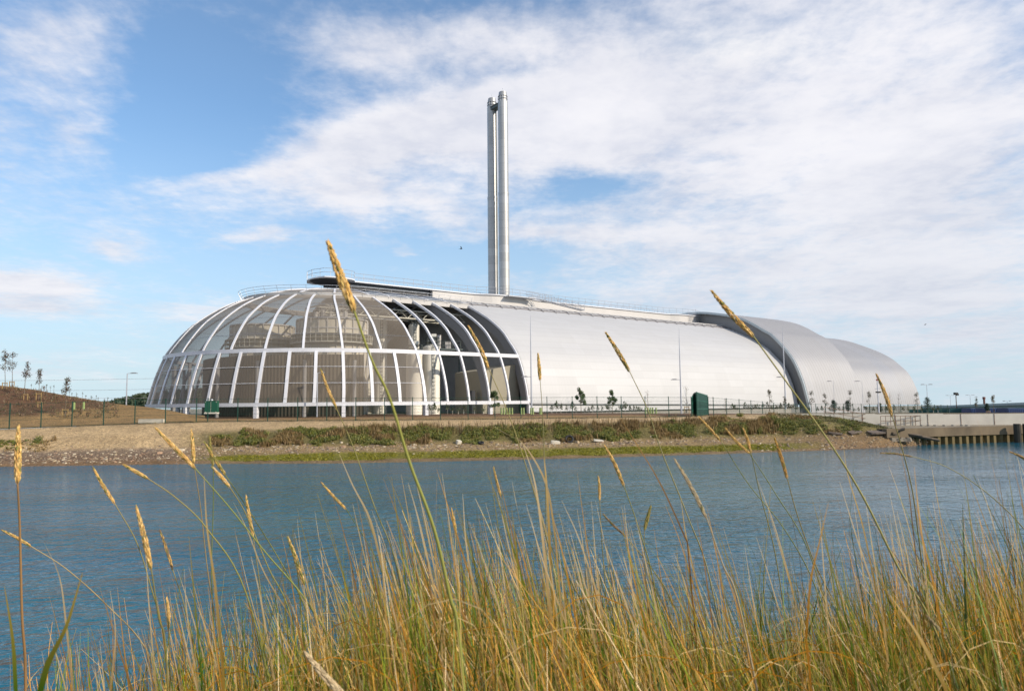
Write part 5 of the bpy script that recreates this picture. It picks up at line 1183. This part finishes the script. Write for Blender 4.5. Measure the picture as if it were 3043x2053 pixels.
# seed-bearing stalks, each its own thing
def crv(P,n):
    P=[np.array(p,float) for p in P]; P=[2*P[0]-P[1]]+P+[2*P[-1]-P[-2]]; out=[]
    for i in range(1,len(P)-2):
        for k in range(n):
            t=k/n; a,b,c,d=P[i-1],P[i],P[i+1],P[i+2]; out.append(.5*((2*b)+(-a+c)*t+(2*a-5*b+4*c-d)*t*t+(-a+3*b-3*c+d)*t**3))
    out.append(P[-2]); return out
HEADC=[(.72,.44,.13),(.80,.54,.21),(.66,.40,.14),(.60,.42,.14)]
def stalk(tip,hb,stem,label,d=None,w=1.,stemc=None,headc=None,sw=1.,length=.13):
    L=math.hypot((tip[0]-hb[0])*S,(tip[1]-hb[1])*S); d=d or min(2.4,max(.85,F*length/max(L,1))); R=random.Random(int(tip[0]*3+tip[1]))
    pw=lambda q,dd=d: on_Y(q[0]*S,q[1]*S,dd)
    T_=pw(tip); H_=pw(hb); st=[pw(q,d*(1+.03*(i+1))) for i,q in enumerate(stem)]
    last=st[-1] if st else H_; prev=st[-2] if len(st)>1 else (H_ if st else T_); dr=last-prev; dr=dr/max(abs(dr[2]),1e-3); hgt=last[2]-gz(max(last[1],.9))
    if hgt>0: foot=last+dr*hgt*.9*np.array([.55,.4,1.]); foot[2]=gz(max(foot[1],.9))-.03; st.append((last+foot)/2*1.0); st.append(foot)
    o=tuple(st[-1]); root=thing('grass_stalk',o,label,'grass stalk','seeding grass stalks')
    path=crv([H_]+st,6); n=len(path); mb=MB(); r0=.0011*sw; r1=.0026*sw; c0=np.array(stemc or (.42,.33,.13)); c1=np.array((.20,.24,.05)) if stemc is None else np.array(stemc)*.8
    rs=[r0+(r1-r0)*i/n for i in range(n)]; mb.tube([T_*.15+H_*.85]+path,[r0*.8]+rs,6); k=6
    mb.c=[tuple(c0*(1-i/(n))+c1*(i/n)) for i in range(n+1) for _ in range(k)]; mb.build('stem',M['blade'],root,origin=o,smooth=True)
    # head: overlapping pointed spikelets around the axis
    ax=Vector(T_-H_); Lw=ax.length; ax.normalize(); u=ax.cross(Vector((0,1,0))).normalized(); v=ax.cross(u); mb=MB(); N=int(46); hc=headc or HEADC
    bow=R.uniform(-.04,.04)
    for i in range(N*2):
        t=(i+R.random()*.6)/(N*2); rad=.0034*w*(math.sin(math.pi*min(1,.10+t*.86))**.7)*(1.25-.55*t); a=i*2.399+R.random()*.4; cdir=u*math.cos(a)+v*math.sin(a)
        p=Vector(H_)+ax*(Lw*t*.93)+u*(bow*Lw*math.sin(math.pi*t))+cdir*rad; sl=.0155*(.8+.4*R.random())*(1.05-.35*t); q=p+ax*sl+cdir*sl*.10; sw_=.0019*w*(.8+.5*R.random()); s1=ax.cross(cdir); c=R.choice(hc); f=.75+.55*R.random(); c=tuple(x*f for x in c)
        if R.random()<.10: c=(.22*f,.22*f,.06*f)
        m1=(p*.55+q*.45); mb.add([p,m1+s1*sw_,q,m1-s1*sw_,m1+cdir*sw_*.9,m1-cdir*sw_*.6],[(0,1,4),(1,2,4),(2,3,4),(3,0,4),(0,5,1),(1,5,2),(2,5,3),(3,5,0)],c)
    mb.build('seed_head',M['blade'],root,origin=o)
PALE=[(.60,.47,.28),(.56,.42,.24)]; BRN=[(.26,.18,.10),(.32,.22,.12)]; GRN=[(.30,.27,.08),(.38,.30,.10)]
stalk((743,545),(806,712),[(845,820),(885,905),(930,1050),(985,1200),(1020,1350),(1045,1480)],'tallest thick grass stalk, its plump seed head rising across the dome crown and walkway',d=1.0,w=1.3,sw=1.45,stemc=(.40,.40,.10))
stalk((1612,657),(1712,766),[(1780,860),(1880,1000),(1960,1130),(2040,1290),(2130,1450)],'long stalk leaning across the curved fascia, seed head against the raised roof',w=1.05,sw=1.2,stemc=(.46,.42,.16))
stalk((1062,738),(1110,838),[(1150,930),(1185,1030),(1230,1180),(1262,1330)],'stalk whose seed head overlaps the right-hand dome ribs',stemc=(.42,.36,.15))
stalk((1373,752),(1430,845),[(1470,930),(1500,1020),(1560,1170),(1610,1310)],'stalk with a bushy head against the middle of the white cladding',w=1.1,headc=GRN+HEADC[:2],stemc=(.42,.38,.18))
stalk((1221,802),(1226,865),[(1232,950),(1238,1100),(1240,1250)],'upright stalk with a short straight head beside the left mast',w=1.15,stemc=(.40,.36,.17))
stalk((727,835),(765,930),[(800,1010),(850,1150),(905,1300)],'slim stalk with its head over the lower dome panels',w=.8,stemc=(.38,.34,.13))
stalk((42,962),(40,1100),[(45,1200),(50,1400),(58,1550)],'upright orange-stemmed stalk nearest the left edge, head over the mound foot',w=1.25,sw=1.5,stemc=(.42,.24,.10))
stalk((350,968),(445,1065),[(520,1150),(600,1250),(700,1370),(760,1500)],'long-headed stalk slanting over the gravel bank, crossing two others',w=.85,stemc=(.30,.32,.09))
stalk((434,975),(440,1052),[(455,1150),(472,1300),(500,1480)],'upright plump-headed stalk over the gravel, behind the slanting one',w=1.2,stemc=(.45,.32,.14))
stalk((462,1000),(513,1080),[(560,1150),(640,1280),(700,1400)],'stalk with a slanting head, upper one of the close pair left of the scrub',w=.9,headc=GRN+HEADC[:1],stemc=(.28,.28,.08))
stalk((476,988),(484,1060),[(484,1150),(480,1300),(486,1450)],'upright stalk with a green-gold head in the cluster left of the scrub',w=.95,headc=GRN,stemc=(.25,.30,.08))
stalk((481,1060),(523,1107),[(560,1170),(610,1290),(660,1400)],'stalk with a short ragged head, lowest of the cluster over the water edge',w=1.0,d=1.9,headc=PALE+HEADC[:1])
stalk((210,1058),(262,1145),[(310,1230),(342,1330),(372,1450)],'stalk with a tapering head over blue water at left, base bending right',w=.95)
stalk((282,1055),(338,1087),[(400,1130),(470,1200),(560,1350)],'stalk whose small head lies almost flat along the far waterline',w=.75,d=1.7)
stalk((308,1145),(344,1295),[(360,1400),(378,1500)],'long knobbly golden head standing over blue water at left',w=.9,stemc=(.30,.26,.09))
stalk((362,1200),(393,1295),[(420,1380),(445,1500)],'slim reddish head right of the long knobbly golden one',w=.75,headc=BRN+HEADC[:1])
stalk((558,1123),(575,1220),[(590,1330),(600,1450)],'nearly upright golden head over open water, left of centre',w=.9)
stalk((652,1215),(692,1330),[(720,1420),(742,1520)],'greenish-gold head low over the water among the pale blades',w=1.0,headc=GRN+HEADC)
stalk((728,1093),(787,1157),[(850,1260),(905,1400),(930,1500)],'slanting golden head just below the turf strip, left of the tallest stalk',w=.85,stemc=(.16,.20,.06))
stalk((3,1202),(72,1240),[(150,1290),(240,1370),(330,1470)],'low stalk bowing in from the left edge, head almost horizontal',w=.95,sw=1.2,stemc=(.48,.36,.18))
stalk((1120,1058),(1138,1130),[(1160,1230),(1180,1350)],'small reddish head over mid-river, right of the tallest stalk stem',w=.75,stemc=(.35,.28,.12))
stalk((1025,1155),(1036,1215),[(1045,1300),(1055,1400)],'short golden head at the top of the dense grass, centre left',w=.75,d=2.2)
stalk((1372,1010),(1417,1105),[(1450,1200),(1485,1330)],'twisted golden head over the far waterline, right of centre',w=.95,stemc=(.35,.33,.10))
stalk((1358,1083),(1361,1137),[(1366,1230),(1375,1350)],'small upright head over the river, lower left of the twisted golden one',w=.8,d=2.3)
stalk((1368,1165),(1420,1217),[(1480,1290),(1530,1380)],'small slanting head close above the dense grass, right of centre',w=.6,d=2.2,headc=BRN)
stalk((1530,1040),(1605,1178),[(1640,1280),(1684,1400)],'bleached pale head and stem over the river, right of centre',w=.6,headc=PALE,stemc=(.58,.47,.30))
stalk((1585,945),(1637,1002),[(1700,1100),(1780,1200),(1850,1330)],'golden head over the brown scrub, left one of three at the same height',w=.85,stemc=(.30,.32,.12))
stalk((1645,970),(1702,1030),[(1760,1120),(1835,1250)],'golden head over the shore stones, middle one of three, touching its neighbour',w=.85,stemc=(.30,.32,.12))
stalk((1686,972),(1705,1030),[(1725,1120),(1760,1260)],'golden head over the shore, right one of three, more upright',w=.85,stemc=(.35,.32,.12))
stalk((1757,992),(1787,1087),[(1810,1170),(1850,1280),(1905,1400)],'orange head hanging over the far waterline, right of the trio',w=.95,headc=[(.58,.33,.08),(.52,.30,.10)],stemc=(.38,.30,.10))
stalk((1988,847),(2026,948),[(2045,1010),(2070,1110),(2085,1220),(2100,1350)],'straight stalk with its head before the rear roof and quay mast',w=.95,stemc=(.36,.32,.14))
stalk((1996,1028),(2072,1036),[(2150,1060),(2240,1118),(2324,1200),(2370,1280)],'arching stalk with its head lying level over the water at right',w=.6,headc=[(.42,.30,.16),(.36,.25,.12)],stemc=(.36,.33,.16))
stalk((2292,1025),(2345,1054),[(2400,1120),(2440,1250)],'head entering from the right edge just below the sheet piling',w=.8,headc=BRN+HEADC[:1])
stalk((1477,1148),(1462,1205),[(1465,1300),(1475,1400)],'small green-brown head tilted right above the grass, centre right',w=1.0,d=2.2,headc=GRN)
stalk((378,1355),(383,1430),[(384,1500),(386,1560)],'golden upright head low at left, rising from a crossing brown blade',w=.8,d=1.9)
stalk((690,1478),(800,1600),[(860,1700)],'large drooping pale head in the bottom left grass',w=1.0,headc=PALE,stemc=(.5,.38,.2),d=1.05)
stalk((2105,1398),(2150,1452),[(2200,1530)],'pale braided head deep in the dense grass at lower right',w=.7,headc=PALE,d=1.6)

# long bare blades and dry stems that stand clear of the rest
mb=MB(); R7=random.Random(31)
def longb(pts,d,w,kind):
    path=crv([on_Y(x*S,y*S,d*(1+.02*i)) for i,(x,y) in enumerate(pts)],5); n=len(path); c1,c2,c3=BL[kind]; o=len(mb.v)
    lst=path[-1]; path.append(np.array([lst[0]+.06,lst[1],gz(max(lst[1],.9))])); n+=1
    for i,p in enumerate(path):
        t=i/(n-1); ww=w*(.12+.88*min(1,t*1.6)); mb.v+=[(p[0]-ww/2,p[1],p[2]),(p[0]+ww/2,p[1]+ww*.3,p[2])]; c=tuple(c3[j]*(1-t)+c1[j]*t for j in range(3)); mb.c+=[c,c]
    mb.f+=[(o+2*i,o+2*i+1,o+2*i+3,o+2*i+2) for i in range(n-1)]
for a in [([(187,1300),(150,1420),(110,1500),(90,1568)],1.0,.008,'green'),([(1108,960),(1150,985),(1190,1010),(1240,1100),(1262,1230)],1.5,.004,'pale'),([(1405,945),(1440,1000),(1500,1100),(1560,1230)],1.6,.0035,'brown'),
  ([(1188,1010),(1215,1100),(1235,1250),(1250,1400)],1.5,.006,'pale'),([(1232,1010),(1242,1120),(1250,1300)],1.6,.006,'straw'),([(1880,1140),(1860,1230),(1840,1320),(1830,1450)],1.1,.004,'orange'),([(1545,1130),(1560,1230),(1600,1400)],1.8,.004,'straw'),
  ([(2075,1060),(2090,1200),(2120,1330),(2150,1500)],1.3,.005,'orange'),([(463,1080),(470,1200),(488,1330),(505,1500)],1.15,.0038,'straw'),([(100,1230),(135,1310),(150,1420),(165,1568)],1.3,.003,'pale'),([(250,1340),(262,1440),(250,1568)],1.5,.003,'pale'),([(10,1330),(28,1450),(35,1568)],1.2,.006,'green'),([(530,1140),(560,1200),(600,1300),(660,1400)],1.8,.003,'pale'),
  ([(960,1150),(985,1250),(1010,1400)],1.7,.004,'straw'),([(1050,1120),(1060,1250),(1090,1400)],1.6,.004,'pale'),([(2200,1170),(2230,1300),(2250,1450)],1.4,.004,'brown'),([(1915,1015),(1925,1080),(1960,1200),(1990,1350)],1.7,.004,'straw'),([(2040,1010),(2062,1110),(2072,1200)],1.7,.003,'brown'),([(770,1030),(800,1100),(840,1180),(870,1300)],1.5,.0045,'pale'),([(1720,1090),(1760,1200),(1800,1340)],1.6,.003,'pale'),([(2020,1350),(2090,1450),(2150,1568)],.95,.006,'straw'),([(330,1240),(340,1400),(355,1568)],1.6,.003,'pale'),([(418,1290),(425,1400),(450,1568)],1.7,.003,'pale')]: longb(*a)
for _ in range(240):
    xs_=R7.uniform(60,2330); e=float(np.interp(xs_,EX,EY)); yt=e-R7.random()**1.6*170-10; dd=R7.uniform(1.3,2.6); ln=R7.uniform(.1,.5)
    longb([(xs_,yt),(xs_+ln*90,yt+120+R7.uniform(-20,20)),(xs_+ln*220,yt+300)],dd,.0032,R7.choice(('pale','straw','pale','orange','green','brown')))
tag(mb.build('tall_bare_blades',M['blade']),'long bare blades and dry stems rising above the near grass','grass',kind='stuff')
